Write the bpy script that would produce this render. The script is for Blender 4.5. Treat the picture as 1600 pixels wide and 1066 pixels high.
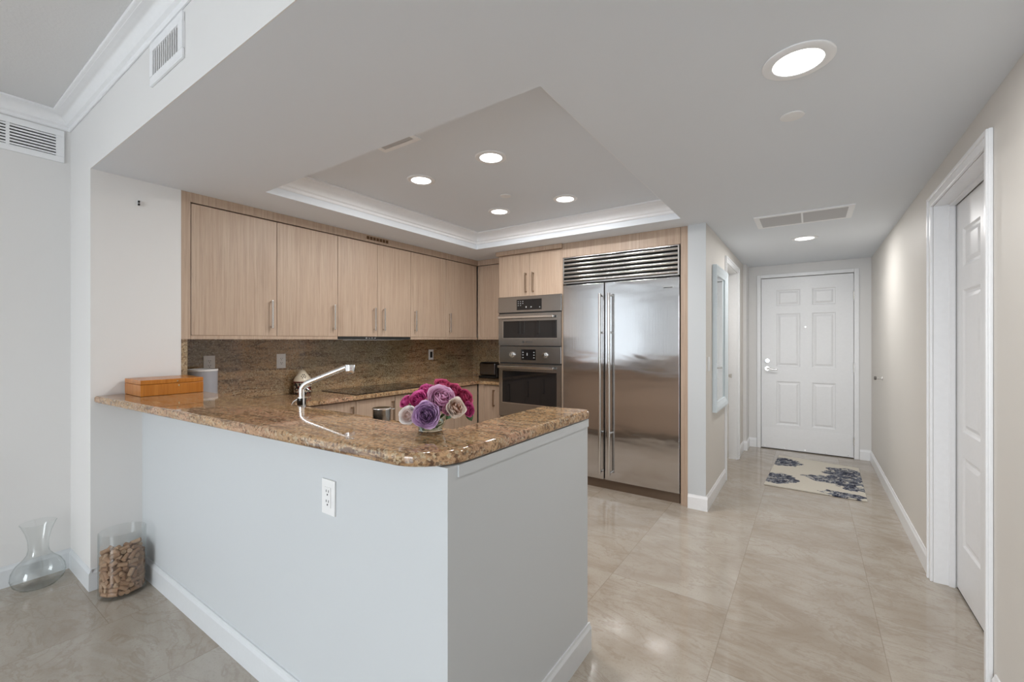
import bpy, bmesh, math, random
import numpy as np
from mathutils import Vector, Matrix, Quaternion
for o in list(bpy.data.objects): bpy.data.objects.remove(o)
S = bpy.context.scene
C = S.collection
PI = math.pi

# ------------------------------------------------------------------ camera
YAW = math.radians(34.483)
cd = bpy.data.cameras.new('camera')
cd.sensor_width = 36.0; cd.lens = 677.0/1600*36.0
cd.shift_y = -1.5/1600; cd.clip_start = 0.05
cam = bpy.data.objects.new('camera', cd); C.objects.link(cam)
cam.location = (0, 0, 1.353); cam.rotation_euler = (PI/2, 0, YAW)
S.camera = cam
# ------------------------------------------------------------------ view
S.view_settings.view_transform = 'Standard'
S.view_settings.look = 'None'
S.view_settings.gamma = 1.0
S.view_settings.use_curve_mapping = False
S.view_settings.exposure = 0.0
# ------------------------------------------------------------------ sky outside the living room windows
W = bpy.data.worlds.new('sky'); S.world = W; W.use_nodes = True
nt = W.node_tree; nt.nodes.clear()
wo = nt.nodes.new('ShaderNodeOutputWorld'); bg = nt.nodes.new('ShaderNodeBackground')
tc = nt.nodes.new('ShaderNodeTexCoord'); sx = nt.nodes.new('ShaderNodeSeparateXYZ'); rp = nt.nodes.new('ShaderNodeValToRGB')
nt.links.new(tc.outputs['Generated'], sx.inputs[0]); nt.links.new(sx.outputs['Z'], rp.inputs[0])
mpn = nt.nodes.new('ShaderNodeMapRange'); mpn.inputs[1].default_value = -1; mpn.inputs[2].default_value = 1
nt.links.new(sx.outputs['Z'], mpn.inputs[0]); nt.links.new(mpn.outputs[0], rp.inputs[0])
e = rp.color_ramp.elements
e[0].position = 0.0; e[0].color = (0.50, 0.53, 0.55, 1)
e[1].position = 1.0; e[1].color = (0.72, 0.86, 1.0, 1)
q = e.new(0.49); q.color = (0.55, 0.60, 0.65, 1)
q = e.new(0.52); q.color = (0.95, 0.98, 1.0, 1)
nt.links.new(rp.outputs[0], bg.inputs[0]); bg.inputs[1].default_value = 13.2
nt.links.new(bg.outputs[0], wo.inputs[0])
pl = bpy.data.lights.new('window_daylight', 'AREA'); pl.shape = 'RECTANGLE'; pl.size = 1.9; pl.size_y = 2.5
pl.cycles.is_portal = True
po = bpy.data.objects.new('window_daylight', pl); C.objects.link(po)
po.location = (-0.6, -4.52, 1.3); po.rotation_euler = (-PI/2, 0, PI)   # faces into the room
DL_POWER = 9.0        # each recessed downlight, watts
DL_COLOR = (1.0, 0.985, 0.965)

# ------------------------------------------------------------------ mesh helpers
class MB:
    def __init__(s): s.bm = bmesh.new()
    def add(s, b):
        me = bpy.data.meshes.new('t'); b.to_mesh(me); b.free(); s.bm.from_mesh(me); bpy.data.meshes.remove(me); return s
    def box(s, x0, x1, y0, y1, z0, z1, bev=0, seg=2):
        b = bmesh.new(); bmesh.ops.create_cube(b, size=1)
        for v in b.verts:
            v.co = Vector(((x0+x1)/2+v.co.x*(x1-x0), (y0+y1)/2+v.co.y*(y1-y0), (z0+z1)/2+v.co.z*(z1-z0)))
        if bev: bmesh.ops.bevel(b, geom=list(b.edges), offset=bev, segments=seg, profile=0.5, affect='EDGES')
        return s.add(b)
    def cyl(s, p0, p1, r, r2=None, seg=24, bev=0):
        p0, p1 = Vector(p0), Vector(p1); d = p1-p0
        b = bmesh.new()
        bmesh.ops.create_cone(b, cap_ends=True, segments=seg, radius1=r, radius2=r if r2 is None else r2, depth=d.length)
        if bev:
            bmesh.ops.bevel(b, geom=[e for e in b.edges if any(len(f.verts) > 4 for f in e.link_faces)], offset=bev, segments=2, profile=0.5, affect='EDGES')
        m = Matrix.Translation((p0+p1)/2) @ d.to_track_quat('Z', 'Y').to_matrix().to_4x4()
        bmesh.ops.transform(b, matrix=m, verts=b.verts); return s.add(b)
    def tube(s, pts, r, seg=14):
        pts = [Vector(p) for p in pts]; b = bmesh.new(); rings = []; up = None
        for i, p in enumerate(pts):
            t = (pts[min(i+1, len(pts)-1)]-pts[max(i-1, 0)]).normalized()
            if up is None: up = t.orthogonal().normalized()
            up = (up - t*up.dot(t)).normalized(); sd = t.cross(up)
            rr = r[i] if isinstance(r, (list, tuple)) else r
            rings.append([b.verts.new(p+(up*math.cos(a)+sd*math.sin(a))*rr) for a in [2*PI*k/seg for k in range(seg)]])
        for A, B in zip(rings, rings[1:]):
            for k in range(seg): b.faces.new((A[k], A[(k+1) % seg], B[(k+1) % seg], B[k]))
        b.faces.new(rings[0][::-1]); b.faces.new(rings[-1]); return s.add(b)
    def lathe(s, prof, c=(0, 0, 0), seg=40):
        b = bmesh.new(); rings = []
        for r, z in prof:
            if r < 1e-6: rings.append([b.verts.new((c[0], c[1], c[2]+z))])
            else: rings.append([b.verts.new((c[0]+r*math.cos(2*PI*k/seg), c[1]+r*math.sin(2*PI*k/seg), c[2]+z)) for k in range(seg)])
        for A, B in zip(rings, rings[1:]):
            for k in range(seg):
                j = (k+1) % seg
                if len(A) == 1 and len(B) == 1: continue
                if len(A) == 1: b.faces.new((A[0], B[j], B[k]))
                elif len(B) == 1: b.faces.new((A[k], A[j], B[0]))
                else: b.faces.new((A[k], A[j], B[j], B[k]))
        bmesh.ops.recalc_face_normals(b, faces=b.faces); return s.add(b)
    def prism(s, poly, z0, z1, bev=0, seg=3):
        b = bmesh.new(); f = b.faces.new([b.verts.new((x, y, z0)) for x, y in poly])
        r = bmesh.ops.extrude_face_region(b, geom=[f])
        for v in r['geom']:
            if isinstance(v, bmesh.types.BMVert): v.co.z = z1
        bmesh.ops.recalc_face_normals(b, faces=b.faces)
        if bev:
            ed = [e for e in b.edges if abs(e.verts[0].co.z-e.verts[1].co.z) < 1e-6]
            bmesh.ops.bevel(b, geom=ed, offset=bev, segments=seg, profile=0.5, affect='EDGES')
        return s.add(b)
    def raw(s, vs, fs):
        b = bmesh.new(); V = [b.verts.new(v) for v in vs]
        for f in fs: b.faces.new([V[i] for i in f])
        return s.add(b)
    def xf(s, m): bmesh.ops.transform(s.bm, matrix=m, verts=s.bm.verts); return s

def wloc(p):
    v = Vector((0, 0, 0))
    while p is not None: v = v+Vector(p.location); p = p.parent
    return v
def obj(name, mb, m, parent=None, smooth=None, label=None):
    bm = mb.bm
    if parent is not None: off = wloc(parent)
    else:
        xs = [v.co.x for v in bm.verts]; ys = [v.co.y for v in bm.verts]; zs = [v.co.z for v in bm.verts]
        off = Vector(((min(xs)+max(xs))/2, (min(ys)+max(ys))/2, min(zs)))
    for v in bm.verts: v.co -= off
    me = bpy.data.meshes.new(name); bm.to_mesh(me); bm.free()
    me.materials.append(m)
    if smooth is not None:
        for p in me.polygons: p.use_smooth = True
        me.set_sharp_from_angle(angle=math.radians(smooth))
    o = bpy.data.objects.new(name, me); C.objects.link(o)
    if smooth is not None:
        wn = o.modifiers.new('weighted_normals', 'WEIGHTED_NORMAL'); wn.keep_sharp = True; wn.weight = 80
    if parent is not None: o.parent = parent
    else: o.location = off
    if label: o['label'] = label
    return o
def tag(o, label, cat, group=None):
    o['label'] = label; o['category'] = cat
    if group: o['group'] = group
    return o
def thing(name, label, cat, loc, group=None):
    o = bpy.data.objects.new(name, None); C.objects.link(o); o.location = loc
    o.empty_display_size = 0.05
    return tag(o, label, cat, group)
def struct(name, mb, m, label=None, smooth=None):
    o = obj(name, mb, m, None, smooth); o['kind'] = 'structure'
    if label: o['label'] = label
    return o

# ------------------------------------------------------------------ material helpers
class NT:
    def __init__(s, name):
        s.m = bpy.data.materials.new(name); s.m.use_nodes = True; s.t = s.m.node_tree
        s.p = s.t.nodes['Principled BSDF']; s.i = s.p.inputs
        s.pos = None
    def n(s, typ, **kw):
        x = s.t.nodes.new('ShaderNode'+typ)
        for k, v in kw.items(): setattr(x, k, v)
        return x
    def l(s, a, b): s.t.links.new(a, b)
    def P(s):
        if s.pos is None: s.pos = s.n('NewGeometry').outputs['Position']
        return s.pos
    def map(s, scale=(1, 1, 1), rot=(0, 0, 0), loc=(0, 0, 0), src=None):
        m = s.n('Mapping'); m.inputs['Scale'].default_value = scale; m.inputs['Rotation'].default_value = rot; m.inputs['Location'].default_value = loc
        s.l(src or s.P(), m.inputs[0]); return m.outputs[0]
    def noise(s, vec, scale=1, detail=4, rough=0.55, dist=0.0):
        x = s.n('TexNoise'); x.inputs['Scale'].default_value = scale; x.inputs['Detail'].default_value = detail
        x.inputs['Roughness'].default_value = rough; x.inputs['Distortion'].default_value = dist
        s.l(vec, x.inputs['Vector']); return x.outputs['Fac']
    def vor(s, vec, scale=1, feat='F1', out='Distance'):
        x = s.n('TexVoronoi'); x.feature = feat; x.inputs['Scale'].default_value = scale; s.l(vec, x.inputs['Vector']); return x.outputs[out]
    def ramp(s, fac, stops, interp='LINEAR'):
        x = s.n('ValToRGB'); x.color_ramp.interpolation = interp; e = x.color_ramp.elements
        while len(e) > len(stops): e.remove(e[-1])
        while len(e) < len(stops): e.new(1.0)
        for k, (p, c) in zip(e, stops):
            k.position = p; k.color = (c, c, c, 1) if isinstance(c, (int, float)) else (*c, 1)
        s.l(fac, x.inputs[0]); return x.outputs['Color']
    def mix(s, fac, a, b, mode='MIX'):
        x = s.n('Mix'); x.data_type = 'RGBA'; x.blend_type = mode
        for sock, v in ((x.inputs[0], fac), (x.inputs[6], a), (x.inputs[7], b)):
            if isinstance(v, (int, float)): sock.default_value = v
            elif isinstance(v, tuple): sock.default_value = (*v, 1)
            else: s.l(v, sock)
        return x.outputs[2]
    def math(s, op, a, b=0.0, clamp=False):
        x = s.n('Math'); x.operation = op; x.use_clamp = clamp
        for sock, v in ((x.inputs[0], a), (x.inputs[1], b)):
            if isinstance(v, (int, float)): sock.default_value = v
            else: s.l(v, sock)
        return x.outputs[0]
    def bump(s, h, strength=0.2, dist=0.01):
        x = s.n('Bump'); x.inputs['Strength'].default_value = strength; x.inputs['Distance'].default_value = dist
        s.l(h, x.inputs['Height']); s.l(x.outputs[0], s.i['Normal'])
    def col(s, v):
        if isinstance(v, tuple): s.i['Base Color'].default_value = (*v, 1)
        else: s.l(v, s.i['Base Color'])
        return s
    def set(s, **kw):
        for k, v in kw.items(): s.i[k.replace('_', ' ')].default_value = v
        return s
def rgb(r, g, b):
    f = lambda v: (v/255/12.92) if v <= 10 else ((v/255+0.055)/1.055)**2.4
    return (f(r), f(g), f(b))
def plain(name, c, rough=0.5, metal=0.0, **kw):
    t = NT(name); n = t.noise(t.P(), 45, 2)
    t.col(t.mix(n, tuple(min(1, v*0.97) for v in c), tuple(min(1, v*1.03) for v in c)))
    t.set(Roughness=rough, Metallic=metal, **kw); return t.m
def paint(name, c, rough=0.55, bump=0.03, scale=160):
    t = NT(name); n = t.noise(t.P(), scale, 3); n2 = t.noise(t.P(), 1.3, 2)
    t.col(t.mix(n2, tuple(v*0.985 for v in c), c)); t.set(Roughness=rough); t.bump(n, bump, 0.004); return t.m

M = {}
M['wall'] = paint('wall_paint', rgb(230, 229, 228))
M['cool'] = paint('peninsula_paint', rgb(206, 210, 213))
M['cream'] = paint('hall_paint', rgb(222, 218, 212))
M['ceil'] = paint('ceiling_paint', rgb(229, 234, 240), 0.7, 0.05)
M['stucco'] = paint('ceiling_texture', rgb(222, 222, 222), 0.8, 0.25, 90)
M['trim'] = plain('trim_gloss', rgb(243, 244, 246), 0.28)
M['door'] = plain('door_paint', rgb(240, 241, 243), 0.35)
M['plastic'] = plain('white_plastic', rgb(238, 238, 238), 0.35)
M['dark'] = plain('dark_slot', (0.012, 0.012, 0.012), 0.5)
M['black'] = plain('black_gloss', (0.010, 0.010, 0.011), 0.045)
M['chrome'] = plain('chrome', (0.86, 0.87, 0.88), 0.07, 1.0)
M['satin'] = plain('satin_nickel', (0.70, 0.69, 0.67), 0.25, 1.0)
M['bronze'] = plain('bronze_pull', (0.36, 0.28, 0.21), 0.3, 1.0)
M['toe'] = plain('toe_kick', (0.16, 0.11, 0.075), 0.5)

def wood(name, a, b, k, rough=0.42):
    t = NT(name)
    oi = t.n('ObjectInfo').outputs['Random']
    ad = t.n('VectorMath'); ad.operation = 'ADD'; t.l(t.P(), ad.inputs[0])
    cx = t.n('CombineXYZ'); sc = t.math('MULTIPLY', oi, 9.0)
    for i in range(3): t.l(sc, cx.inputs[i])
    t.l(cx.outputs[0], ad.inputs[1])
    v = ad.outputs[0]
    n1 = t.noise(t.map((70, 70, 1.6), src=v), 1, 5, 0.6, 0.3)
    n2 = t.noise(t.map((9, 9, 0.5), src=v), 1, 3, 0.5, 0.8)
    n3 = t.noise(t.map((210, 210, 6), src=v), 1, 2, 0.6)
    c1 = t.ramp(n1, [(0.32, a), (0.68, b)])
    c2 = t.mix(t.ramp(n2, [(0.35, 0.0), (0.75, 0.55)]), c1, k)
    c3 = t.mix(t.ramp(n3, [(0.30, 0.35), (0.45, 0.0)]), c2, tuple(v*0.62 for v in a))
    t.col(c3); t.set(Roughness=rough); t.bump(n3, 0.08, 0.002); return t.m
M['wood'] = wood('light_oak', rgb(172, 148, 128), rgb(196, 174, 154), rgb(184, 158, 137))
M['boxwood'] = wood('amber_wood', rgb(172, 104, 34), rgb(196, 126, 50), rgb(184, 112, 36), 0.25)

def granite(name, base, warm, dark, pink, rot, amt, sc, green=None):
    t = NT(name)
    vs = t.map(sc(2.2, 9), rot=rot)
    big = t.noise(vs, 1.6, 6, 0.62, 1.2)
    mid = t.noise(t.map(sc(9, 52), rot=rot), 1, 5, 0.65, 0.8)
    fine = t.noise(t.P(), 170, 3, 0.7)
    cell = t.vor(t.P(), 130, 'F1', 'Color')
    c = t.mix(t.ramp(big, [(0.36, 0.0), (0.62, 1.0)]), base, warm)
    c = t.mix(t.ramp(t.noise(t.P(), 3.1, 3), [(0.48, 0.0), (0.66, 0.6)]), c, pink)
    if green: c = t.mix(t.ramp(t.noise(t.map((1, 1.4, 1.4), loc=(0.3, 0.8, 0)), 1.5, 3), [(0.45, 0.0), (0.62, 0.65)]), c, green)
    st2 = t.noise(t.map(sc(3.5, 24), rot=rot), 1, 4, 0.6, 1.0)
    c = t.mix(t.ramp(st2, [(0.36, 0.8), (0.45, 0.0)]), c, tuple(v*1.35 for v in dark))
    c = t.mix(t.ramp(mid, [(0.33, amt), (0.47, 0.0)]), c, dark)
    cs = t.n('SeparateColor'); t.l(cell, cs.inputs[0])
    c = t.mix(t.ramp(cs.outputs[0], [(0.0, 0.0), (0.72, 0.0), (0.86, 0.45)]), c, rgb(206, 194, 164))
    c = t.mix(t.ramp(cs.outputs[1], [(0.80, 0.0), (0.90, 0.7)]), c, dark)
    c = t.mix(t.ramp(fine, [(0.34, 0.55), (0.46, 0.0)]), c, tuple(v*0.6 for v in dark))
    t.col(c); t.set(Roughness=0.04, IOR=1.62); return t.m
M['granite'] = granite('granite', rgb(160, 126, 90), rgb(198, 160, 118), rgb(84, 58, 40), rgb(204, 158, 134), (0.25, 0.2, 0.12), 0.75, lambda a, b: (a, b, b))
M['splash'] = granite('granite_backsplash', rgb(156, 131, 102), rgb(186, 152, 112), rgb(94, 70, 50), rgb(182, 144, 118), (0.75, 0.2, 0.0), 0.7, lambda a, b: (b, a, b), rgb(142, 134, 106))

def marble():
    t = NT('marble_tile')
    sp = t.n('SeparateXYZ'); t.l(t.P(), sp.inputs[0])
    TX, TY = 0.605, 1.21
    ux = t.math('DIVIDE', t.math('SUBTRACT', sp.outputs[0], -0.337), TX)
    ix = t.math('FLOOR', ux)
    stag = t.math('MULTIPLY', t.math('FRACT', t.math('MULTIPLY', ix, 0.381)), 1.0)
    uy = t.math('ADD', t.math('DIVIDE', t.math('SUBTRACT', sp.outputs[1], 0.73), TY), stag)
    iy = t.math('FLOOR', uy)
    def edge(u, w):
        f = t.math('FRACT', u); d = t.math('MINIMUM', f, t.math('SUBTRACT', 1.0, f)); return t.math('LESS_THAN', d, w)
    gr = t.math('MAXIMUM', edge(ux, 0.0024), edge(uy, 0.0012))
    wn = t.n('TexWhiteNoise'); wn.noise_dimensions = '2D'
    cb = t.n('CombineXYZ'); t.l(ix, cb.inputs[0]); t.l(iy, cb.inputs[1]); t.l(cb.outputs[0], wn.inputs['Vector'])
    sh = t.n('VectorMath'); sh.operation = 'SCALE'; t.l(wn.outputs['Color'], sh.inputs[0]); sh.inputs['Scale'].default_value = 7.0
    ad = t.n('VectorMath'); ad.operation = 'ADD'; t.l(t.P(), ad.inputs[0]); t.l(sh.outputs[0], ad.inputs[1])
    v = ad.outputs[0]
    big = t.noise(t.map((1.1, 2.0, 1), rot=(0, 0, 0.5), src=v), 1.5, 6, 0.6, 1.4)
    c = t.ramp(big, [(0.30, rgb(162, 149, 134)), (0.5, rgb(176, 166, 153)), (0.7, rgb(186, 178, 167))])
    ve = t.noise(t.map((1.5, 3.6, 1), rot=(0, 0, 0.35), src=v), 1.3, 5, 0.6, 2.2)
    vein = t.ramp(ve, [(0.44, 0.0), (0.497, 0.5), (0.512, 0.0)])
    c = t.mix(vein, c, rgb(150, 135, 120))
    v2 = t.noise(t.map((3, 7, 1), rot=(0, 0, 0.2), src=v), 1.6, 6, 0.7, 1.6)
    c = t.mix(t.ramp(v2, [(0.52, 0.0), (0.78, 0.55)]), c, rgb(158, 145, 130))
    fl = t.noise(v, 95, 3, 0.7)
    c = t.mix(t.ramp(fl, [(0.33, 0.35), (0.46, 0.0)]), c, rgb(152, 136, 120))
    tone = t.math('MULTIPLY', t.math('SUBTRACT', wn.outputs['Value'], 0.5), 0.5)
    c = t.mix(t.math('ABSOLUTE', tone), c, t.mix(t.math('GREATER_THAN', tone, 0.0), rgb(160, 148, 134), rgb(190, 185, 178)))
    c = t.mix(t.math('MULTIPLY', gr, 0.55), c, rgb(128, 114, 100))
    t.col(c); t.set(Roughness=0.075, IOR=1.52); return t.m
M['floor'] = marble()

def steel(name, c, rough, wav=0.0, vertical=True):
    t = NT(name)
    sc = (420, 420, 1.2) if vertical else (1.2, 1.2, 420)
    n = t.noise(t.map(sc), 1, 2)
    b1 = t.n('Bump'); b1.inputs['Strength'].default_value = 0.10; b1.inputs['Distance'].default_value = 0.0012; t.l(n, b1.inputs['Height'])
    out = b1.outputs[0]
    if wav:
        w = t.noise(t.map((1.1, 1.1, 3.4)), 1.7, 2, 0.4, 0.4)
        b2 = t.n('Bump'); b2.inputs['Strength'].default_value = wav; b2.inputs['Distance'].default_value = 0.012
        t.l(w, b2.inputs['Height']); t.l(out, b2.inputs['Normal']); out = b2.outputs[0]
    t.l(out, t.i['Normal'])
    t.col(t.mix(n, tuple(v*0.94 for v in c), c)); t.set(Roughness=rough, Metallic=1.0); return t.m
M['fridge'] = steel('fridge_steel', (0.64, 0.64, 0.65), 0.13, 0.28)
_t = M['fridge'].node_tree; _g = _t.nodes.new('ShaderNodeTangent'); _g.direction_type = 'RADIAL'; _g.axis = 'Z'
_p = _t.nodes['Principled BSDF']; _t.links.new(_g.outputs[0], _p.inputs['Tangent']); _p.inputs['Anisotropic'].default_value = 0.4; _p.inputs['Anisotropic Rotation'].default_value = 0.0
M['oven'] = steel('oven_steel', (0.37, 0.37, 0.365), 0.22, 0.0, False)
M['grille'] = steel('grille_steel', (0.72, 0.72, 0.71), 0.14, 0.0, False)
def glass(name, tint, rough=0.0, ior=1.45):
    t = NT(name); n = t.noise(t.P(), 3, 2)
    t.col(t.mix(n, tint, tuple(min(1, v*1.02) for v in tint))); t.set(Roughness=rough, IOR=ior); t.i['Transmission Weight'].default_value = 1.0
    return t.m
def thin_glass():
    t = NT('clear_glass'); nt_ = t.t
    lw = t.n('LayerWeight'); lw.inputs['Blend'].default_value = 0.5; fr_ = t.math('ADD', 0.035, t.math('MULTIPLY', t.math('POWER', lw.outputs['Facing'], 4.0), 0.6))
    tr = t.n('BsdfTransparent'); gl = t.n('BsdfGlossy'); gl.inputs['Roughness'].default_value = 0.02; gl.inputs['Color'].default_value = (0.95, 0.97, 0.97, 1)
    t.l(t.ramp(lw.outputs['Facing'], [(0.0, (0.975, 0.98, 0.978)), (0.75, (0.97, 0.975, 0.973)), (1.0, (0.62, 0.65, 0.64))]), tr.inputs['Color'])
    mx = t.n('MixShader'); t.l(fr_, mx.inputs[0]); t.l(tr.outputs[0], mx.inputs[1]); t.l(gl.outputs[0], mx.inputs[2])
    t.l(mx.outputs[0], nt_.nodes['Material Output'].inputs['Surface']); return t.m
M['glass'] = thin_glass()
M['vglass'] = glass('vase_glass', (0.80, 0.88, 0.86), 0.08)
def emit(name, c, s):
    t = NT(name); n = t.noise(t.P(), 6, 2); t.col((0.9, 0.9, 0.9))
    t.l(t.mix(n, c, tuple(min(1, v*1.02) for v in c)), t.i['Emission Color']); t.i['Emission Strength'].default_value = s; return t.m
M['lens'] = emit('lamp_lens', (1.0, 0.97, 0.93), 6.0)
def mirror_m():
    t = NT('mirror_glass'); n = t.noise(t.P(), 2, 2); t.col(t.mix(n, (0.80, 0.84, 0.84), (0.84, 0.87, 0.87))); t.set(Roughness=0.02, Metallic=1.0); return t.m
M['mirror'] = mirror_m()
def corkm():
    t = NT('cork'); oi = t.n('ObjectInfo').outputs['Random']
    tcn = t.n('TexCoord').outputs['Object']
    n = t.noise(tcn, 260, 4, 0.7)
    c = t.ramp(oi, [(0.0, rgb(146, 112, 86)), (0.5, rgb(172, 138, 110)), (1.0, rgb(192, 164, 136))])
    c = t.mix(t.ramp(n, [(0.35, 0.6), (0.5, 0.0)]), c, rgb(110, 70, 42))
    t.col(c); t.set(Roughness=0.8); t.bump(n, 0.3, 0.002); return t.m
M['cork'] = corkm()
def petal(name, inner, outer):
    """petals: deep at the foot, the named colour in the blade, paler along the rim"""
    t = NT(name); a = t.n('Attribute'); a.attribute_name = 'tint'; b = t.n('Attribute'); b.attribute_name = 'rim'
    n = t.noise(t.P(), 160, 2)
    c = t.ramp(a.outputs['Fac'], [(0.0, inner), (0.45, tuple((x+y)/2 for x, y in zip(inner, outer))), (0.85, outer)])
    c = t.mix(t.ramp(b.outputs['Fac'], [(0.15, 0.75), (0.55, 0.0)]), c, tuple(v*0.80 for v in inner))
    c = t.mix(t.ramp(b.outputs['Fac'], [(0.80, 0.0), (0.97, 0.55)]), c, tuple(min(1, v*1.35+0.10) for v in outer))
    cc = t.mix(t.math('MULTIPLY', n, 0.2), c, outer); t.col(cc); t.set(Roughness=0.5)
    tl = t.n('BsdfTranslucent'); t.l(cc, tl.inputs['Color']); ms = t.n('MixShader'); ms.inputs[0].default_value = 0.22
    t.l(t.p.outputs[0], ms.inputs[1]); t.l(tl.outputs[0], ms.inputs[2]); t.l(ms.outputs[0], t.t.nodes['Material Output'].inputs['Surface']); return t.m
M['leaf'] = plain('leaf_green', rgb(48, 84, 40), 0.5)
M['stem'] = plain('stem_green', rgb(70, 104, 52), 0.5)

# ================================================================== SETTING
ZS, ZL = 2.28, 2.675            # dropped ceiling, living room ceiling
XR, XH, YF = 0.57, -0.675, 6.27 # hall right wall, hall left wall, entrance wall
struct('floor', MB().box(-4.0, 1.0, -4.8, 6.6, -0.12, 0), M['floor'], 'polished cream marble tile floor of the whole flat')
struct('ceiling', MB().box(-3.8, 0.75, -4.75, 0.639, ZL, ZL+0.12), M['stucco'], 'textured grey white ceiling of the living room above the crown moulding')
XLW_ = -3.63
TX0, TX1, TY0, TY1, TZ = -2.81, -0.81, 1.363, 3.45, 2.42
m = MB()
m.box(-3.75, TX0, 0.643, 6.5, ZS, ZL+0.1).box(TX1, 0.75, 0.643, 6.5, ZS, ZL+0.1)
m.box(TX0, TX1, 0.643, TY0, ZS, ZL+0.1).box(TX0, TX1, TY1, 6.5, ZS, ZL+0.1)
struct('ceiling_kitchen', m, M['ceil'], 'dropped plaster ceiling and beam over the kitchen and hall')
struct('ceiling_tray', MB().box(TX0, TX1, TY0, TY1, TZ, ZL+0.09), M['ceil'], 'raised tray ceiling with four downlights above the kitchen')

struct('beam', MB().box(XLW_, 0.57, 0.6395, 0.643, ZS, ZL), M['wall'], 'white upright beam face between the living room and the kitchen')
def mitre(prof, x0, x1, y0, y1, closed=True):
    """profile of (offset inwards, z) swept round the inside of a rectangle"""
    vs = []; fs = []; n = len(prof)
    for (cx, cy, sx_, sy_) in ((x0, y0, 1, 1), (x1, y0, -1, 1), (x1, y1, -1, -1), (x0, y1, 1, -1)):
        for o_, z in prof: vs.append((cx+sx_*o_, cy+sy_*o_, z))
    for k in range(4):
        j = (k+1) % 4
        for i in range(n-1): fs.append((k*n+i, k*n+i+1, j*n+i+1, j*n+i))
    return MB().raw(vs, fs)
def cove(h, p, z0):
    """stepped crown profile from the wall (0) out to p, from z0 up to z0+h"""
    pr = [(0.0005, z0), (0.006, z0), (0.010, z0+0.006), (0.010, z0+0.02*h/0.09), (0.020, z0+0.026*h/0.09)]
    for k in range(7):
        a = k/6*PI/2
        pr.append((0.022+(p-0.036)*(1-math.cos(a)), z0+0.028*h/0.09+(h*0.62-0.028*h/0.09+0.02*h/0.09)*math.sin(a)*0.92))
    pr += [(p-0.012, z0+h*0.82), (p-0.004, z0+h*0.84), (p, z0+h*0.88), (p, z0+h-0.0005)]
    return pr
struct('trim_1', mitre(cove(0.092, 0.115, TZ-0.092), TX0, TX1, TY0, TY1), M['trim'], 'white crown moulding inside the raised kitchen tray ceiling', 30)
# living room crown: along the left wall and along the beam
XLW = -3.63
pr = cove(0.085, 0.085, ZL-0.085)
n_ = len(pr); vs = []; fs = []
for (f, ) in ((lambda o_, z: (XLW+o_, -4.59, z),), (lambda o_, z: (XLW+o_, 0.639-o_, z),), (lambda o_, z: (0.57, 0.639-o_, z),)):
    vs += [f(o_, z) for o_, z in pr]
for k in range(2):
    for i in range(n_-1): fs.append((k*n_+i, k*n_+i+1, (k+1)*n_+i+1, (k+1)*n_+i))
struct('trim_2', MB().raw(vs, fs), M['trim'], 'white crown moulding along the living room wall and beam', 30)

struct('wall_left', MB().box(-3.78, XLW, -0.9, 0.643, 0, ZL).box(-3.78, XLW, -4.7, -4.2, 0, ZL).box(-3.78, XLW, -4.2, -0.9, 2.50, ZL), M['wall'], 'cream white living room wall behind the glass carafe')
struct('wall_pillar', MB().box(-3.78, -3.2, 0.6395, 1.049, 0, ZS), M['wall'], 'white wall return where the bar counter ends')
struct('wall_kitchen_left', MB().box(-3.78, -3.62, 1.049, 4.5, 0, ZS), M['wall'], 'wall behind the upper and lower kitchen cabinets')
struct('wall_kitchen_back', MB().box(-3.62, -0.81, 4.37, 4.5, 0, ZS), M['wall'], 'wall behind the ovens and refrigerator')
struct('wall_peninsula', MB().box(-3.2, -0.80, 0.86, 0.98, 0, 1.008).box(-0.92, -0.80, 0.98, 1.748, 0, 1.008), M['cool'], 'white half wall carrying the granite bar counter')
OY0, OY1, OZ = 4.66, 5.49, 2.11
struct('wall_hall_left', MB().box(-0.81, XH, 3.69, OY0, 0, ZS).box(-0.81, XH, OY1, 6.27, 0, ZS).box(-0.81, XH, OY0, OY1, OZ, ZS), M['cream'], 'cream hall wall with the framed mirror beside the refrigerator')
struct('wall_end_daylit_tint', MB().box(-0.8105, XH, 3.686, 3.69, 0.115, ZS), M['cool'], 'thin panel on the hall wall end with window light put into its colour')  # added facing; cool window light on the wall end is painted as its colour
struct('trim_3', MB().box(XH, -0.64, 6.0, 6.27, 0, ZS), M['wall'], 'narrow white pilaster beside the entrance door')
DX0, DX1, DZ = -0.505, 0.417, 2.125
struct('wall_front', MB().box(-0.95, DX0, YF, YF+0.15, 0, ZS).box(DX1, 0.75, YF, YF+0.15, 0, ZS).box(DX0, DX1, YF, YF+0.15, DZ, ZS), M['wall'], 'white end wall around the entrance door')
RY0, RY1, RZ = 2.42, 3.33, 2.10
struct('wall_right', MB().box(XR, 0.72, -4.7, RY0, 0, ZL).box(XR, 0.72, RY1, 6.27, 0, ZS).box(XR, 0.72, RY0, RY1, RZ, ZS), M['cream'], 'long cream hall wall with the recessed white door')
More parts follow.
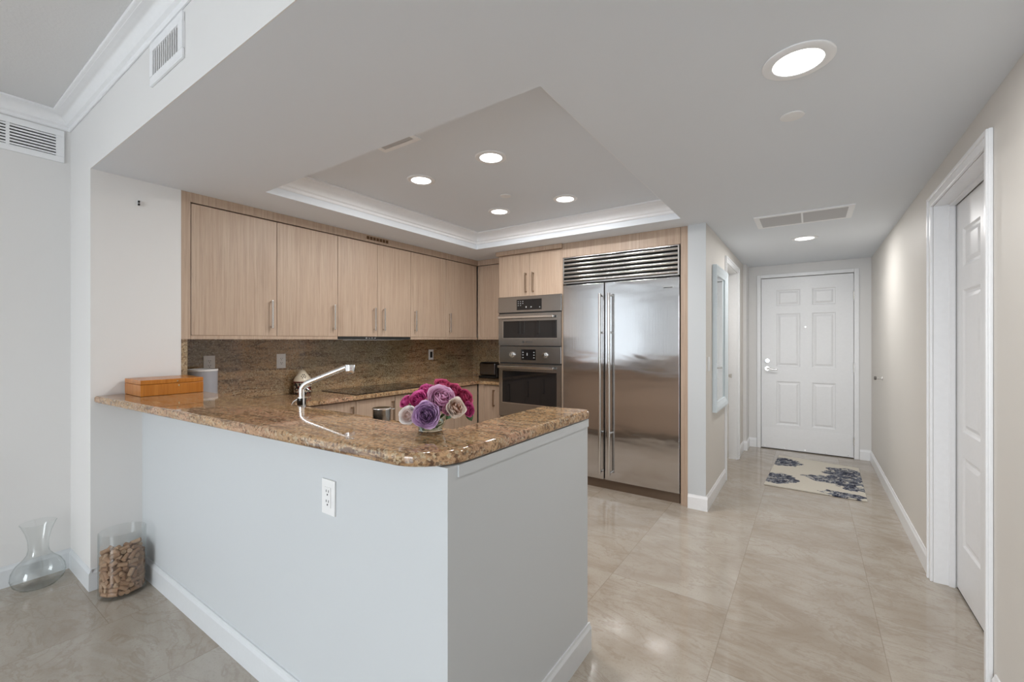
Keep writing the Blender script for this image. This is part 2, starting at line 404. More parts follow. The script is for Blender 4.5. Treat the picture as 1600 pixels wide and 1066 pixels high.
# living room behind the camera: window wall and far side
YW = -4.6
m = MB(); m.box(XLW, -1.5, YW-0.1, YW, 0, ZL).box(0.3, XR, YW-0.1, YW, 0, ZL).box(-1.5, 0.3, YW-0.1, YW, 2.52, ZL)
struct('wall_windows', m, M['wall'], 'window wall of the living room behind the viewer')
m = MB()
for i in range(3):
    x = -1.5+i*0.9; m.box(x-0.03, x+0.03, YW-0.08, YW-0.02, 0.06, 2.48)
m.box(-1.5, 0.3, YW-0.08, YW-0.02, 0.0, 0.06).box(-1.5, 0.3, YW-0.08, YW-0.02, 2.48, 2.52)
struct('window_1', m, M['trim'], 'white framed sliding glass doors of the living room')
m = MB().box(-3.74, -3.68, -4.2, -4.14, 0, 2.5).box(-3.74, -3.68, -2.58, -2.52, 0, 2.5).box(-3.74, -3.68, -0.96, -0.9, 0, 2.5).box(-3.74, -3.68, -4.14, -0.96, 2.44, 2.5).box(-3.74, -3.68, -4.14, -0.96, 0, 0.06)
struct('added_side_window', m, M['trim'], 'white framed side window added unseen to brighten the refrigerator reflection')  # unseen window added so the refrigerator steel has something bright to reflect
def shadem():
    t = NT('added_glow_shade'); nz = t.noise(t.P(), 300, 2)
    tl = t.n('BsdfTranslucent'); t.l(t.mix(nz, (0.105, 0.108, 0.11), (0.125, 0.128, 0.13)), tl.inputs['Color'])
    df = t.n('BsdfDiffuse'); df.inputs['Color'].default_value = (0.5, 0.5, 0.5, 1); ads = t.n('AddShader')
    t.l(tl.outputs[0], ads.inputs[0]); t.l(df.outputs[0], ads.inputs[1]); t.l(ads.outputs[0], t.t.nodes['Material Output'].inputs['Surface']); return t.m
tag(obj('added_glow_shade', MB().raw([(-3.66, -4.19, 0.02), (-3.66, -0.91, 0.02), (-3.66, -0.91, 2.49), (-3.66, -4.19, 2.49)], [(0, 1, 2, 3)]), shadem()), 'translucent shade added over the unseen side window for a soft refrigerator reflection', 'shade')  # added sheet that dims the sky to a soft glow for the steel
struct('sky_leak_backing', MB().box(-1.0, 0.8, YF+0.16, YF+0.2, 0, ZS).box(0.725, 0.76, RY0-0.2, RY1+0.2, 0, ZS), M['wall'], 'plain boards added behind the doors to block sky light')  # unseen boards added to stop sky light leaking round the door leaves

# baseboards
def base_run(m, x0, y0, x1, y1, nx, ny, h=0.115, t=0.013):
    d = Vector((x1-x0, y1-y0)); nv = Vector((nx, ny))
    pf = [(0, 0), (t, 0), (t, h-0.022), (t*0.55, h-0.010), (t*0.4, h), (0, h)]
    vs = []
    for (x, y) in ((x0, y0), (x1, y1)): vs += [(x+nx*o_, y+ny*o_, z) for o_, z in pf]
    n = len(pf); fs = [(i, (i+1) % n, n+(i+1) % n, n+i) for i in range(n)]+[tuple(range(n))[::-1], tuple(range(n, 2*n))]
    m.raw(vs, fs)
M['base'] = plain('baseboard_paint', rgb(220, 223, 226), 0.35)
def bb(name, runs, label, mat='trim'):
    m = MB()
    for r in runs: base_run(m, *r)
    struct(name, m, M[mat], label)
T_ = 0.013
bb('baseboard_left', [(XLW, -0.9, XLW, 0.643, 1, 0), (XLW+T_, 0.643, -3.2+T_, 0.643, 0, -1), (-3.2, 0.643, -3.2, 0.86, 1, 0)], 'white baseboard round the living room wall and pillar foot', 'base')
bb('baseboard_peninsula', [(-3.2+T_, 0.86, -0.80+T_, 0.86, 0, -1), (-0.80, 0.86, -0.80, 1.748+T_, 1, 0), (-0.92, 1.748, -0.80, 1.748, 0, 1)], 'white baseboard along the half wall under the bar', 'base')
bb('baseboard_hall_left', [(-0.81, 3.69, XH+T_, 3.69, 0, -1), (XH, 3.69, XH, OY0-0.07, 1, 0), (XH, OY1+0.07, XH, 6.0, 1, 0), (XH, 6.0, -0.64+T_, 6.0, 0, -1), (-0.64, 6.0, -0.64, 6.27-T_, 1, 0)], 'white baseboard along the hall wall with the mirror')
bb('baseboard_front', [(-0.64, YF, DX0-0.045, YF, 0, -1), (DX1+0.05, YF, XR, YF, 0, -1)], 'white baseboard either side of the entrance door')
bb('baseboard_right', [(XR, YW, XR, RY0-0.085, -1, 0), (XR, RY1+0.055, XR, YF-T_, -1, 0)], 'white baseboard along the long hall wall')
# casings
def casing_y(m, x, sgn, y0, y1, z1, w, t):
    """casing on a wall of constant x; sgn is the side it stands proud of"""
    xa, xb = sorted((x, x+sgn*t)); xc, xd = sorted((x+sgn*(t-0.0015), x+sgn*(t+0.007)))
    m.box(xa, xb, y0-w, y0, 0, z1+w, 0.004).box(xa, xb, y1, y1+w, 0, z1+w, 0.004).box(xa, xb, y0, y1, z1, z1+w, 0.004)
    for a, b in ((y0-w+0.002, y0-w+0.020), (y1+w-0.020, y1+w-0.002)): m.box(xc, xd, a, b, 0, z1+w-0.002, 0.003)
    m.box(xc, xd, y0-w+0.020, y1+w-0.020, z1+w-0.020, z1+w-0.002, 0.003)
m = MB(); casing_y(m, XR, -1, RY0, RY1, RZ-0.0, 0.055, 0.014)
m.box(XR, 0.66, RY1-0.002, RY1+0.0, 0, RZ).box(XR+0.062, XR+0.085, RY1-0.014, RY1-0.002, 0, RZ)
m.box(XR, 0.66, RY0, RY0+0.002, 0, RZ).box(XR+0.062, XR+0.085, RY0+0.002, RY0+0.014, 0, RZ)
m.box(XR, 0.66, RY0+0.002, RY1-0.002, RZ-0.002, RZ).box(XR+0.062, XR+0.085, RY0+0.014, RY1-0.014, RZ-0.014, RZ-0.002)
struct('trim_4', m, M['trim'], 'white moulded casing and jamb of the recessed door in the long hall wall', 30)
m = MB(); casing_y(m, XH, 1, OY0, OY1, OZ-0.0, 0.06, 0.014)
m.box(-0.76, XH, OY1-0.006, OY1, 0, OZ).box(-0.76, XH, OY0, OY0+0.006, 0, OZ).box(-0.76, XH, OY0+0.006, OY1-0.006, OZ-0.006, OZ)
struct('trim_5', m, M['trim'], 'white casing of the doorway past the hall mirror', 30)
m = MB(); w = 0.042
m.box(DX0-w, DX0, YF-0.016, YF, 0, DZ+w, 0.004).box(DX1, DX1+w+0.004, YF-0.016, YF, 0, DZ+w, 0.004).box(DX0, DX1, YF-0.016, YF, DZ, DZ+w, 0.004)
struct('trim_6', m, M['trim'], 'white casing round the entrance door', 30)

# panelled doors
def panel_leaf(wd, ht, th, panels):
    """leaf in local space: x 0..wd, z 0..ht, front at y=0 facing -y, back at y=th"""
    xs = sorted({0, wd, *[p[0] for p in panels], *[p[1] for p in panels]}); zs = sorted({0, ht, *[p[2] for p in panels], *[p[3] for p in panels]})
    m = MB()
    for a, b in zip(xs, xs[1:]):
        for c, d in zip(zs, zs[1:]):
            if any(p[0] <= a and b <= p[1] and p[2] <= c and d <= p[3] for p in panels): continue
            m.raw([(a, 0, c), (b, 0, c), (b, 0, d), (a, 0, d)], [(0, 1, 2, 3)])
    for (x0, x1, z0, z1) in panels:
        lv = [(0, 0), (0.010, 0.008), (0.022, 0.009), (0.040, 0.002), (0.043, 0.001)]
        vs = []
        for o_, y in lv: vs += [(x0+o_, y, z0+o_), (x1-o_, y, z0+o_), (x1-o_, y, z1-o_), (x0+o_, y, z1-o_)]
        fs = [(k*4+i, k*4+(i+1) % 4, k*4+4+(i+1) % 4, k*4+4+i) for k in range(len(lv)-1) for i in range(4)]
        k = (len(lv)-1)*4; fs.append((k, k+1, k+2, k+3)); m.raw(vs, fs)
    m.raw([(0, 0, 0), (wd, 0, 0), (wd, 0, ht), (0, 0, ht), (0, th, 0), (wd, th, 0), (wd, th, ht), (0, th, ht)], [(0, 4, 5, 1), (1, 5, 6, 2), (2, 6, 7, 3), (3, 7, 4, 0), (4, 7, 6, 5)])
    return m
# entrance door
d1 = thing('door_1', 'white six panel entrance door with lever handle and hinges', 'door', (DX0, YF, 0)); d1['kind'] = 'structure'
wd = DX1-DX0-0.008
P1 = [(0.162, 0.408, 1.762, 1.960), (0.526, 0.752, 1.762, 1.960), (0.162, 0.408, 1.015, 1.668), (0.526, 0.752, 1.015, 1.668), (0.162, 0.408, 0.300, 0.835), (0.526, 0.752, 0.300, 0.835)]
lf = panel_leaf(wd, 2.108, 0.045, P1).xf(Matrix.Translation((DX0+0.004, YF+0.004, 0.010)))
obj('door_leaf', lf, M['door'], d1)
m = MB().cyl((-0.437, YF+0.004, 0.998), (-0.437, YF-0.012, 0.998), 0.030, seg=28, bev=0.003)
m.cyl((-0.437, YF-0.010, 0.998), (-0.437, YF-0.05, 0.998), 0.011)
m.tube([(-0.437, YF-0.047, 0.998), (-0.415, YF-0.05, 0.997), (-0.37, YF-0.05, 0.990), (-0.325, YF-0.046, 0.986)], [0.011, 0.011, 0.0095, 0.009])
obj('lever_handle', m, M['satin'], d1, 40)
m = MB().cyl((-0.437, YF+0.004, 1.095), (-0.437, YF-0.012, 1.095), 0.027, seg=28, bev=0.003).box(-0.443, -0.431, YF-0.03, YF-0.012, 1.078, 1.112, 0.002)
obj('deadbolt', m, M['chrome'], d1, 40)
for z in (1.86, 1.04, 0.20):
    obj('hinge', MB().cyl((DX1-0.001, YF-0.010, z-0.05), (DX1-0.001, YF-0.010, z+0.05), 0.008, seg=12), M['satin'], d1, 40)
obj('peephole', MB().cyl((-0.041, YF+0.004, 1.51), (-0.041, YF-0.004, 1.51), 0.008, seg=16), M['satin'], d1, 40)
obj('kick_plate', MB().box(DX0+0.015, DX1-0.02, YF+0.001, YF+0.0035, 0.015, 0.27, 0.001), M['trim'], d1)
for k in range(5):
    x = DX0+0.05+k*0.205
    obj('screw', MB().cyl((x, YF+0.001, 0.03), (x, YF-0.001, 0.03), 0.005, seg=10), M['satin'], d1)
# recessed door in the right hall wall (faces -x)
d2 = thing('door_2', 'white panelled door recessed in the long hall wall', 'door', (0.66, RY0, 0)); d2['kind'] = 'structure'
L = RY1-RY0-0.008
PL = [(0.115, 0.40, 1.725, 1.925), (0.505, 0.79, 1.725, 1.925), (0.115, 0.40, 0.86, 1.605), (0.505, 0.79, 0.86, 1.605), (0.115, 0.40, 0.26, 0.73), (0.505, 0.79, 0.26, 0.73)]
lf = panel_leaf(L, 2.075, 0.04, PL).xf(Matrix.Translation((0.662, RY1-0.004, 0.012)) @ Matrix.Rotation(-PI/2, 4, 'Z'))
obj('door_leaf', lf, M['door'], d2)
m = MB().cyl((0.662, 2.50, 0.93), (0.650, 2.50, 0.93), 0.028, seg=24).cyl((0.65, 2.50, 0.93), (0.625, 2.50, 0.93), 0.010).lathe([(0, 0.03), (0.018, 0.028), (0.026, 0.015), (0.024, 0.004), (0.012, 0), (0, 0)], (0, 0, 0), 24)
m = MB().cyl((0.662, 2.50, 0.93), (0.650, 2.50, 0.93), 0.028, seg=24, bev=0.003).cyl((0.652, 2.50, 0.93), (0.61, 2.50, 0.93), 0.011, 0.024, bev=0.002)
obj('knob', m, M['satin'], d2, 40)
obj('door_sweep', MB().box(0.664, 0.70, RY0+0.01, RY1-0.01, 0.001, 0.011), M['dark'], d2)
# flush door in the left hall wall
d3 = thing('door_3', 'flush cream door set back past the hall mirror', 'door', (-0.78, OY0, 0)); d3['kind'] = 'structure'
obj('door_leaf', MB().box(-0.80, -0.762, OY0+0.008, OY1-0.008, 0.012, OZ-0.009, 0.002), M['cream'], d3)
obj('knob', MB().cyl((-0.762, 5.40, 0.95), (-0.72, 5.40, 0.95), 0.012, 0.025, bev=0.002), M['satin'], d3, 40)

# ================================================================== PENINSULA BAR
poly = [(-3.198, 0.655), (-0.985, 0.783)]
for k in range(1, 9):
    a = -PI/2+k/9*PI/2; poly.append((-0.955+0.165*math.cos(a), 0.948+0.165*math.sin(a)))
poly += [(-0.790, 0.95), (-0.785, 1.725), (-0.792, 1.745), (-0.81, 1.752), (-1.005, 1.737), (-1.018, 1.725), (-1.012, 1.105), (-1.03, 1.083), (-2.41, 1.092), (-3.198, 1.092)]
bar = obj('bar_countertop', MB().prism(poly, 1.01, 1.05, 0.0135, 4), M['granite'], None, 40)
tag(bar, 'polished brown granite bar counter with a rounded corner on the white half wall', 'countertop')
struct('trim_7', MB().box(-0.80, -0.795, 0.90, 1.748, 0.975, 1.008), M['cool'], 'white strip under the bar counter end')

# ================================================================== LOWER COUNTERS, BACKSPLASH
m = MB().prism([(-3.6, 1.64), (-3.04, 1.64), (-3.04, 3.772), (-2.735, 3.772), (-2.735, 4.348), (-3.6, 4.348)], 0.862, 0.90, 0.008, 2)
SX0, SX1, SY0, SY1 = -2.36, -1.72, 1.22, 1.50
m.box(-3.598, -3.2, 1.086, 1.64, 0.862, 0.90).box(-3.2, SX0, 0.984, 1.64, 0.862, 0.90).box(SX1, -0.925, 0.984, 1.64, 0.862, 0.90)
m.box(SX0, SX1, 0.984, SY0, 0.862, 0.90).box(SX0, SX1, SY1, 1.64, 0.862, 0.90)
tag(obj('kitchen_countertop', m, M['granite'], None, 40), 'brown granite worktop running under the upper cabinets and round the sink', 'countertop')
G1 = 'granite backsplash slabs'
tag(obj('backsplash', MB().box(-3.6195, -3.6, 1.0835, 4.3485, 0.9005, 1.382), M['splash']), 'long brown granite backsplash slab under the upper cabinets', 'backsplash', G1)
tag(obj('backsplash', MB().box(-3.6195, -2.736, 4.349, 4.369, 0.9005, 1.382), M['splash']), 'short granite backsplash slab behind the toaster', 'backsplash', G1)
tag(obj('backsplash', MB().box(-3.6, -3.1985, 1.0495, 1.082, 0.902, 1.358), M['splash']), 'granite slab facing the end of the white wall return, seen edge on', 'backsplash', G1)
sk = thing('sink', 'stainless steel sink set in the worktop behind the bar', 'sink', ((SX0+SX1)/2, (SY0+SY1)/2, 0.70))
m = MB(); t_ = 0.006
m.box(SX0+0.001, SX1-0.001, SY0+0.001, SY1-0.001, 0.70, 0.706)
m.box(SX0+0.001, SX0+t_, SY0+0.001, SY1-0.001, 0.706, 0.895).box(SX1-t_, SX1-0.001, SY0+0.001, SY1-0.001, 0.706, 0.895)
m.box(SX0+t_, SX1-t_, SY0+0.001, SY0+t_, 0.706, 0.895).box(SX0+t_, SX1-t_, SY1-t_, SY1-0.001, 0.706, 0.895)
obj('basin', m, M['oven'], sk)
obj('drain', MB().cyl((-2.04, 1.36, 0.7065), (-2.04, 1.36, 0.711), 0.045, seg=28), M['chrome'], sk, 40)

# ------------------------------------------------------------------ cabinet parts
def pull_x(x, y, z0, z1, mat, parent, side=0.028):
    """bar pull on a face of constant x, sticking out towards +x"""
    m = MB().box(x+side-0.006, x+side+0.006, y-0.006, y+0.006, z0, z1, 0.003)
    for z in (z0+0.012, z1-0.012): m.box(x, x+side, y-0.006, y+0.006, z-0.006, z+0.006, 0.002)
    return obj('handle', m, mat, parent, 40)
def pull_y(x, y, z0, z1, mat, parent, side=0.028):
    m = MB().box(x-0.006, x+0.006, y-side-0.006, y-side+0.006, z0, z1, 0.003)
    for z in (z0+0.012, z1-0.012): m.box(x-0.006, x+0.006, y-side, y, z-0.006, z+0.006, 0.002)
    return obj('handle', m, mat, parent, 40)
G = 0.0018
XU = -3.2
def upper(y0, y1, doors, label, rail=True):
    t = thing('upper_cabinet', label, 'cabinet', (-3.40, (y0+y1)/2, 1.36), 'oak upper cabinets on the long kitchen wall')
    obj('body', MB().box(-3.618, XU-0.021, y0+0.0005, y1-0.0005, 1.384, 2.213), M['wood'], t)
    for a, b, hy in doors:
        d = obj('door', MB().box(XU-0.020, XU, a+G, b-G, 1.383, 2.212, 0.0015, 1), M['wood'], t)
        pull_x(XU, hy, 1.436, 1.640, M['satin'], d)
    if rail: obj('light_rail', MB().box(XU-0.022, XU-0.004, y0+0.0005, y1-0.0005, 1.358, 1.3825), M['wood'], t)
    return t
upper(1.101, 1.634, [(1.101, 1.634, 1.589)], 'widest oak upper cabinet, nearest the white wall return')
upper(1.634, 2.128, [(1.634, 2.128, 2.085)], 'single door oak upper cabinet between the widest one and the hood')
upper(2.128, 2.920, [(2.128, 2.526, 2.484), (2.526, 2.920, 2.586)], 'two door oak upper cabinet over the slim range hood', rail=False)
upper(2.920, 3.410, [(2.920, 3.410, 2.968)], 'oak upper cabinet just past the range hood')
upper(3.410, 3.945, [(3.410, 3.932, 3.462)], 'oak upper cabinet against the far kitchen corner')
cu = thing('corner_upper_cabinet', 'narrow oak upper cabinet in the corner beside the oven tower', 'cabinet', (-2.96, 4.15, 1.36))
obj('body', MB().box(-3.178, -2.722, 3.972, 4.368, 1.384, 2.213), M['wood'], cu)
obj('door', MB().box(-3.165, -2.722, 3.951, 3.971, 1.383, 2.212, 0.0015, 1), M['wood'], cu)
obj('filler_strip', MB().box(-3.198, -3.167, 3.951, 3.971, 1.383, 2.212), M['wood'], cu)
obj('light_rail', MB().box(-3.198, -2.722, 3.953, 3.97, 1.358, 1.3825), M['wood'], cu)
sr = thing('cabinet_fascia', 'oak filler boards framing the upper cabinets up to the ceiling', 'trim board', (-3.21, 1.1, 1.36))
obj('side_panel', MB().box(-3.6, XU-0.002, 1.0495, 1.0985, 1.3585, 2.2795), M['wood'], sr)
fb = obj('top_board', MB().box(-3.226, XU+0.001, 1.0985, 3.972, 2.219, 2.2795), M['wood'], sr)
obj('return_board', MB().box(-3.198, -2.722, 3.949, 3.971, 2.219, 2.2795), M['wood'], sr)
vg = obj('vent_cutout', MB().box(XU+0.001, XU+0.003, 2.40, 2.652, 2.236, 2.270), M['wood'], fb)
m = MB()
for k in range(7): m.box(XU+0.003, XU+0.0042, 2.407+k*0.0345, 2.435+k*0.0345, 2.239, 2.267)
obj('vent_opening', m, plain('vent_brown', rgb(96, 70, 44), 0.8), fb)
hd = thing('range_hood', 'slim steel range hood tucked under the two door upper cabinet', 'range hood', (-3.4, 2.52, 1.35))
obj('hood_body', MB().box(-3.59, -3.215, 2.135, 2.915, 1.355, 1.3825, 0.003), M['oven'], hd)
obj('front_lip', MB().box(-3.2145, -3.204, 2.135, 2.915, 1.362, 1.3815, 0.002), M['dark'], hd)
obj('filter', MB().box(-3.55, -3.24, 2.2, 2.85, 1.351, 1.3548), M['grille'], hd)
for k in range(4): obj('button', MB().box(-3.2038, -3.201, 2.40+k*0.03, 2.416+k*0.03, 1.366, 1.374), M['chrome'], hd)

XB = -3.07
def lower(y0, y1, hy, label, drawer=False):
    t = thing('base_cabinet', label, 'cabinet', (-3.33, (y0+y1)/2, 0), 'oak base cabinets under the long worktop')
    obj('body', MB().box(-3.60, XB-0.022, y0+0.0005, y1-0.0005, 0.10, 0.861), M['wood'], t)
    obj('toe_kick', MB().box(-3.60, XB-0.07, y0+0.0005, y1-0.0005, 0.0, 0.0995), M['toe'], t)
    d = obj('door', MB().box(XB-0.021, XB, y0+G, y1-G, 0.105, 0.852, 0.0015, 1), M['wood'], t)
    if hy: pull_x(XB, hy, 0.60, 0.815, M['bronze'], d)
    return t
lower(1.66, 2.208, 2.165, 'oak base cabinet next to the sink side of the worktop')
lower(2.208, 2.617, 2.578, 'oak base cabinet under the near half of the cooktop')
lower(2.617, 3.045, 3.005, 'oak base cabinet under the far half of the cooktop')
lower(3.045, 3.40, 3.36, 'oak base cabinet past the cooktop, behind the rose bouquet')
lower(3.40, 3.785, None, 'oak base cabinet without a pull in the corner by the ovens')
cb = thing('corner_base_cabinet', 'narrow oak base cabinet under the toaster beside the oven', 'cabinet', (-2.9, 4.1, 0))
obj('body', MB().box(-3.04, -2.722, 3.824, 4.345, 0.10, 0.861), M['wood'], cb)
obj('toe_kick', MB().box(-3.04, -2.722, 3.87, 4.345, 0.0, 0.0995), M['toe'], cb)
obj('filler_strip', MB().box(-3.068, -2.985, 3.80, 3.823, 0.105, 0.861), M['wood'], cb)
dd = obj('door', MB().box(-2.983, -2.722, 3.80, 3.822, 0.105, 0.852, 0.0015, 1), M['wood'], cb)
pull_y(-2.845, 3.80, 0.625, 0.812, M['bronze'], dd)
sb = thing('sink_cabinet', 'oak sink cabinet hidden behind the half wall', 'cabinet', (-2.0, 1.3, 0))
m = MB().box(-3.05, -0.93, 0.985, 1.19, 0.10, 0.861).box(-3.05, -2.40, 1.19, 1.58, 0.10, 0.861).box(-1.68, -0.93, 1.19, 1.58, 0.10, 0.861).box(-2.40, -1.68, 1.19, 1.58, 0.10, 0.68)
obj('body', m, M['wood'], sb)
obj('toe_kick', MB().box(-3.05, -0.93, 0.985, 1.52, 0, 0.0995), M['toe'], sb)
for k in range(4):
    x0 = -2.98+k*0.51; obj('door', MB().box(x0+G, x0+0.51-G, 1.581, 1.601, 0.105, 0.852, 0.0015, 1), M['wood'], sb)

# ------------------------------------------------------------------ oven tower
YT = 3.71
tw = thing('oven_tower_cabinet', 'tall oak cabinet holding the built in microwave and oven', 'cabinet', (-2.335, 4.0, 0))
m = MB().box(-2.717, -2.700, YT+0.003, 4.368, 0.0, 2.279).box(-1.972, -1.956, YT+0.003, 4.368, 0.0, 2.279)
m.box(-2.700, -1.972, YT+0.022, 4.368, 1.80, 2.279).box(-2.700, -1.972, YT+0.022, 4.368, 0.10, 0.54).box(-2.700, -1.972, 4.33, 4.368, 0.54, 1.80)
obj('body', m, M['wood'], tw)
for x0, x1, hx in ((-2.717, -2.336, -2.372), (-2.336, -1.957, -2.286)):
    d = obj('door', MB().box(x0+G, x1-G, YT, YT+0.021, 1.800, 2.232, 0.0015, 1), M['wood'], tw)
    pull_y(hx, YT, 1.832, 2.035, M['bronze'], d)
obj('cornice', MB().box(-2.738, -1.956, YT-0.028, YT+0.0215, 2.236, 2.2795, 0.002), M['wood'], tw)
dw = obj('drawer', MB().box(-2.717+G, -1.957-G, YT, YT+0.021, 0.11, 0.53, 0.0015, 1), M['wood'], tw)
pull_y(-2.337, YT, 0.40, 0.44, M['bronze'], dw)
obj('toe_kick', MB().box(-2.700, -1.972, YT+0.07, 4.3, 0.0, 0.0995), M['toe'], tw)

def text(name, s, size, loc, mat, parent):
    cu_ = bpy.data.curves.new(name, 'FONT'); cu_.body = s; cu_.size = size; cu_.extrude = 0.0006; cu_.align_x = 'CENTER'; cu_.align_y = 'CENTER'
    o = bpy.data.objects.new(name, cu_); C.objects.link(o); cu_.materials.append(mat)
    bpy.context.view_layer.update()
    me = bpy.data.meshes.new_from_object(o.evaluated_get(bpy.context.evaluated_depsgraph_get())); bpy.data.objects.remove(o)
    me.transform(Matrix.Rotation(PI/2, 4, 'X')); me.materials.clear(); me.materials.append(mat)
    o = bpy.data.objects.new(name, me); C.objects.link(o)
    o.parent = parent; o.location = Vector(loc)-wloc(parent); return o
M['mark'] = plain('grey_marking', (0.55, 0.55, 0.55), 0.5)
M['logo'] = plain('dark_lettering', (0.05, 0.05, 0.05), 0.5)
mx0, mx1 = -2.712, -1.960
yf = 3.690
mw = thing('microwave', 'stainless built in microwave with black window above the oven', 'microwave', (-2.336, 3.95, 1.289))
obj('housing', MB().box(-2.695, -1.977, yf+0.022, 4.25, 1.296, 1.795), M['dark'], mw)
cp = obj('control_panel', MB().box(mx0, mx1, yf, yf+0.021, 1.636, 1.797, 0.002), M['oven'], mw)
dp = obj('display', MB().box(-2.475, -2.180, yf-0.0015, yf+0.001, 1.658, 1.765), M['black'], cp)
for i in range(3):
    for j in range(3):
        if (i, j) == (2, 2): continue
        obj('indicator', MB().box(-2.460+i*0.028, -2.452+i*0.028, yf-0.0022, yf-0.0014, 1.742-j*0.02, 1.748-j*0.02), M['mark'], cp)
for a, b, c_, d_ in ((-2.365, -2.355, 1.680, 1.694), (-2.308, -2.294, 1.682, 1.691), (-2.205, -2.196, 1.678, 1.686)):
    obj('indicator', MB().box(a, b, yf-0.0022, yf-0.0014, c_, d_), M['mark'], cp)
obj('vent_strip', MB().box(mx0+0.01, mx1-0.005, yf+0.006, yf+0.0215, 1.6235, 1.6355), M['dark'], mw)
m = MB()
for z0, z1, x0, x1 in ((1.296, 1.372, mx0+0.006, mx1-0.004), (1.548, 1.623, mx0+0.006, mx1-0.004), (1.372, 1.548, mx0+0.006, -2.648), (1.372, 1.548, -2.008, mx1-0.004)):
    m.box(x0, x1, yf, yf+0.021, z0, z1)
md = obj('door', m, M['oven'], mw)
obj('window', MB().box(-2.648, -2.008, yf+0.003, yf+0.018, 1.372, 1.548), M['black'], md)
m = MB().box(-2.650, -2.644, yf-0.002, yf+0.004, 1.370, 1.550).box(-2.644, -2.006, yf-0.002, yf+0.004, 1.368, 1.3735)
obj('window_bezel', m, M['grille'], md)
m = MB().box(-2.690, -2.030, yf-0.042, yf-0.026, 1.573, 1.598, 0.004)
for x in (-2.672, -2.048): m.box(x-0.008, x+0.008, yf-0.027, yf, 1.577, 1.594, 0.002)
obj('handle', m, M['grille'], md, 40)
text('lettering', 'BOSCH', 0.026, (-2.325, yf-0.0006, 1.333), M['logo'], md)
m = MB(); m.lathe([(0.0082, 0), (0.0115, 0), (0.0115, 0.0012), (0.0082, 0.0012), (0.0082, 0)], (0, 0, 0), 24)
m.box(-0.006, -0.003, -0.006, 0.006, 0, 0.0012).box(0.003, 0.006, -0.006, 0.006, 0, 0.0012).box(-0.003, 0.003, -0.0012, 0.0012, 0, 0.0012)
m.xf(Matrix.Translation((-2.395, yf, 1.333)) @ Matrix.Rotation(PI/2, 4, 'X'))
obj('emblem', m, M['logo'], md)
obj('drip_gap', MB().box(mx0+0.02, mx1-0.004, yf+0.006, yf+0.0215, 1.2875, 1.2955), M['dark'], mw)

ov = thing('wall_oven', 'stainless built in oven with two knobs below the microwave', 'oven', (-2.336, 3.95, 0.55))
obj('housing', MB().box(-2.695, -1.977, yf+0.022, 4.25, 0.56, 1.284), M['dark'], ov)
cp = obj('control_panel', MB().box(mx0+0.014, mx1-0.004, yf, yf+0.021, 1.122, 1.286, 0.003), M['oven'], ov)
dp = obj('display', MB().box(-2.420, -2.248, yf-0.0015, yf+0.001, 1.150, 1.258), M['black'], cp)
for j in range(3):
    for x in (-2.405, -2.275): obj('indicator', MB().box(x, x+0.014, yf-0.0022, yf-0.0014, 1.172+j*0.027, 1.178+j*0.027), M['mark'], cp)
obj('indicator', MB().box(-2.352, -2.345, yf-0.0022, yf-0.0014, 1.196, 1.222), M['mark'], cp)
for x in (-2.528, -2.140):
    k = obj('knob', MB().cyl((x, yf, 1.203), (x, yf-0.006, 1.203), 0.031, seg=32, bev=0.001).cyl((x, yf-0.006, 1.203), (x, yf-0.034, 1.203), 0.023, 0.020, seg=32, bev=0.003), M['chrome'], cp, 40)
    obj('pointer', MB().box(x-0.002, x+0.002, yf-0.0352, yf-0.0338, 1.206, 1.222), M['dark'], cp)
obj('drip_gap', MB().box(mx0+0.02, mx1-0.004, yf+0.006, yf+0.0215, 1.109, 1.1215), M['dark'], ov)
m = MB()
for z0, z1, x0, x1 in ((0.562, 0.704, mx0+0.012, mx1-0.004), (1.034, 1.108, mx0+0.012, mx1-0.004), (0.704, 1.034, mx0+0.012, -2.660), (0.704, 1.034, -2.012, mx1-0.004)):
    m.box(x0, x1, yf, yf+0.021, z0, z1)
od = obj('door', m, M['oven'], ov)
obj('window', MB().box(-2.660, -2.012, yf+0.003, yf+0.018, 0.704, 1.034), M['black'], od)
m = MB().box(-2.662, -2.656, yf-0.002, yf+0.004, 0.702, 1.036).box(-2.656, -2.010, yf-0.002, yf+0.004, 0.700, 0.7055)
obj('window_bezel', m, M['grille'], od)
m = MB().box(-2.692, -2.030, yf-0.042, yf-0.026, 1.063, 1.088, 0.004)
for x in (-2.674, -2.048): m.box(x-0.008, x+0.008, yf-0.027, yf, 1.067, 1.084, 0.002)
obj('handle', m, M['grille'], od, 40)

# ------------------------------------------------------------------ refrigerator
fr = thing('refrigerator', 'tall stainless two door refrigerator with louvred top grille', 'refrigerator', (-1.415, 4.0, 0))
FX0, FX1 = -1.951, -0.881
obj('cabinet', MB().box(FX0+0.004, FX1-0.006, YT+0.055, 4.36, 0.085, 2.136), M['dark'], fr)
ld = obj('door', MB().box(FX0, -1.5385, YT, YT+0.05, 0.088, 1.874, 0.004), M['fridge'], fr, 40)
rd = obj('door', MB().box(-1.5285, FX1, YT, YT+0.05, 0.088, 1.874, 0.004), M['fridge'], fr, 40)
for x, d in ((-1.580, ld), (-1.492, rd)):
    x *= 0.985
    m = MB().cyl((x, YT-0.052, 0.148), (x, YT-0.052, 1.772), 0.0125, seg=20, bev=0.002)
    for z in (0.52, 1.42): m.cyl((x, YT-0.05, z), (x, YT, z), 0.009, seg=14)
    for z in (0.165, 1.755): m.cyl((x, YT-0.05, z), (x, YT, z), 0.010, seg=14)
    obj('handle', m, M['grille'], d, 40)
bd = obj('badge', MB().box(-1.010, -0.925, YT-0.0012, YT+0.001, 1.786, 1.806, 0.0006, 1), M['grille'], rd)
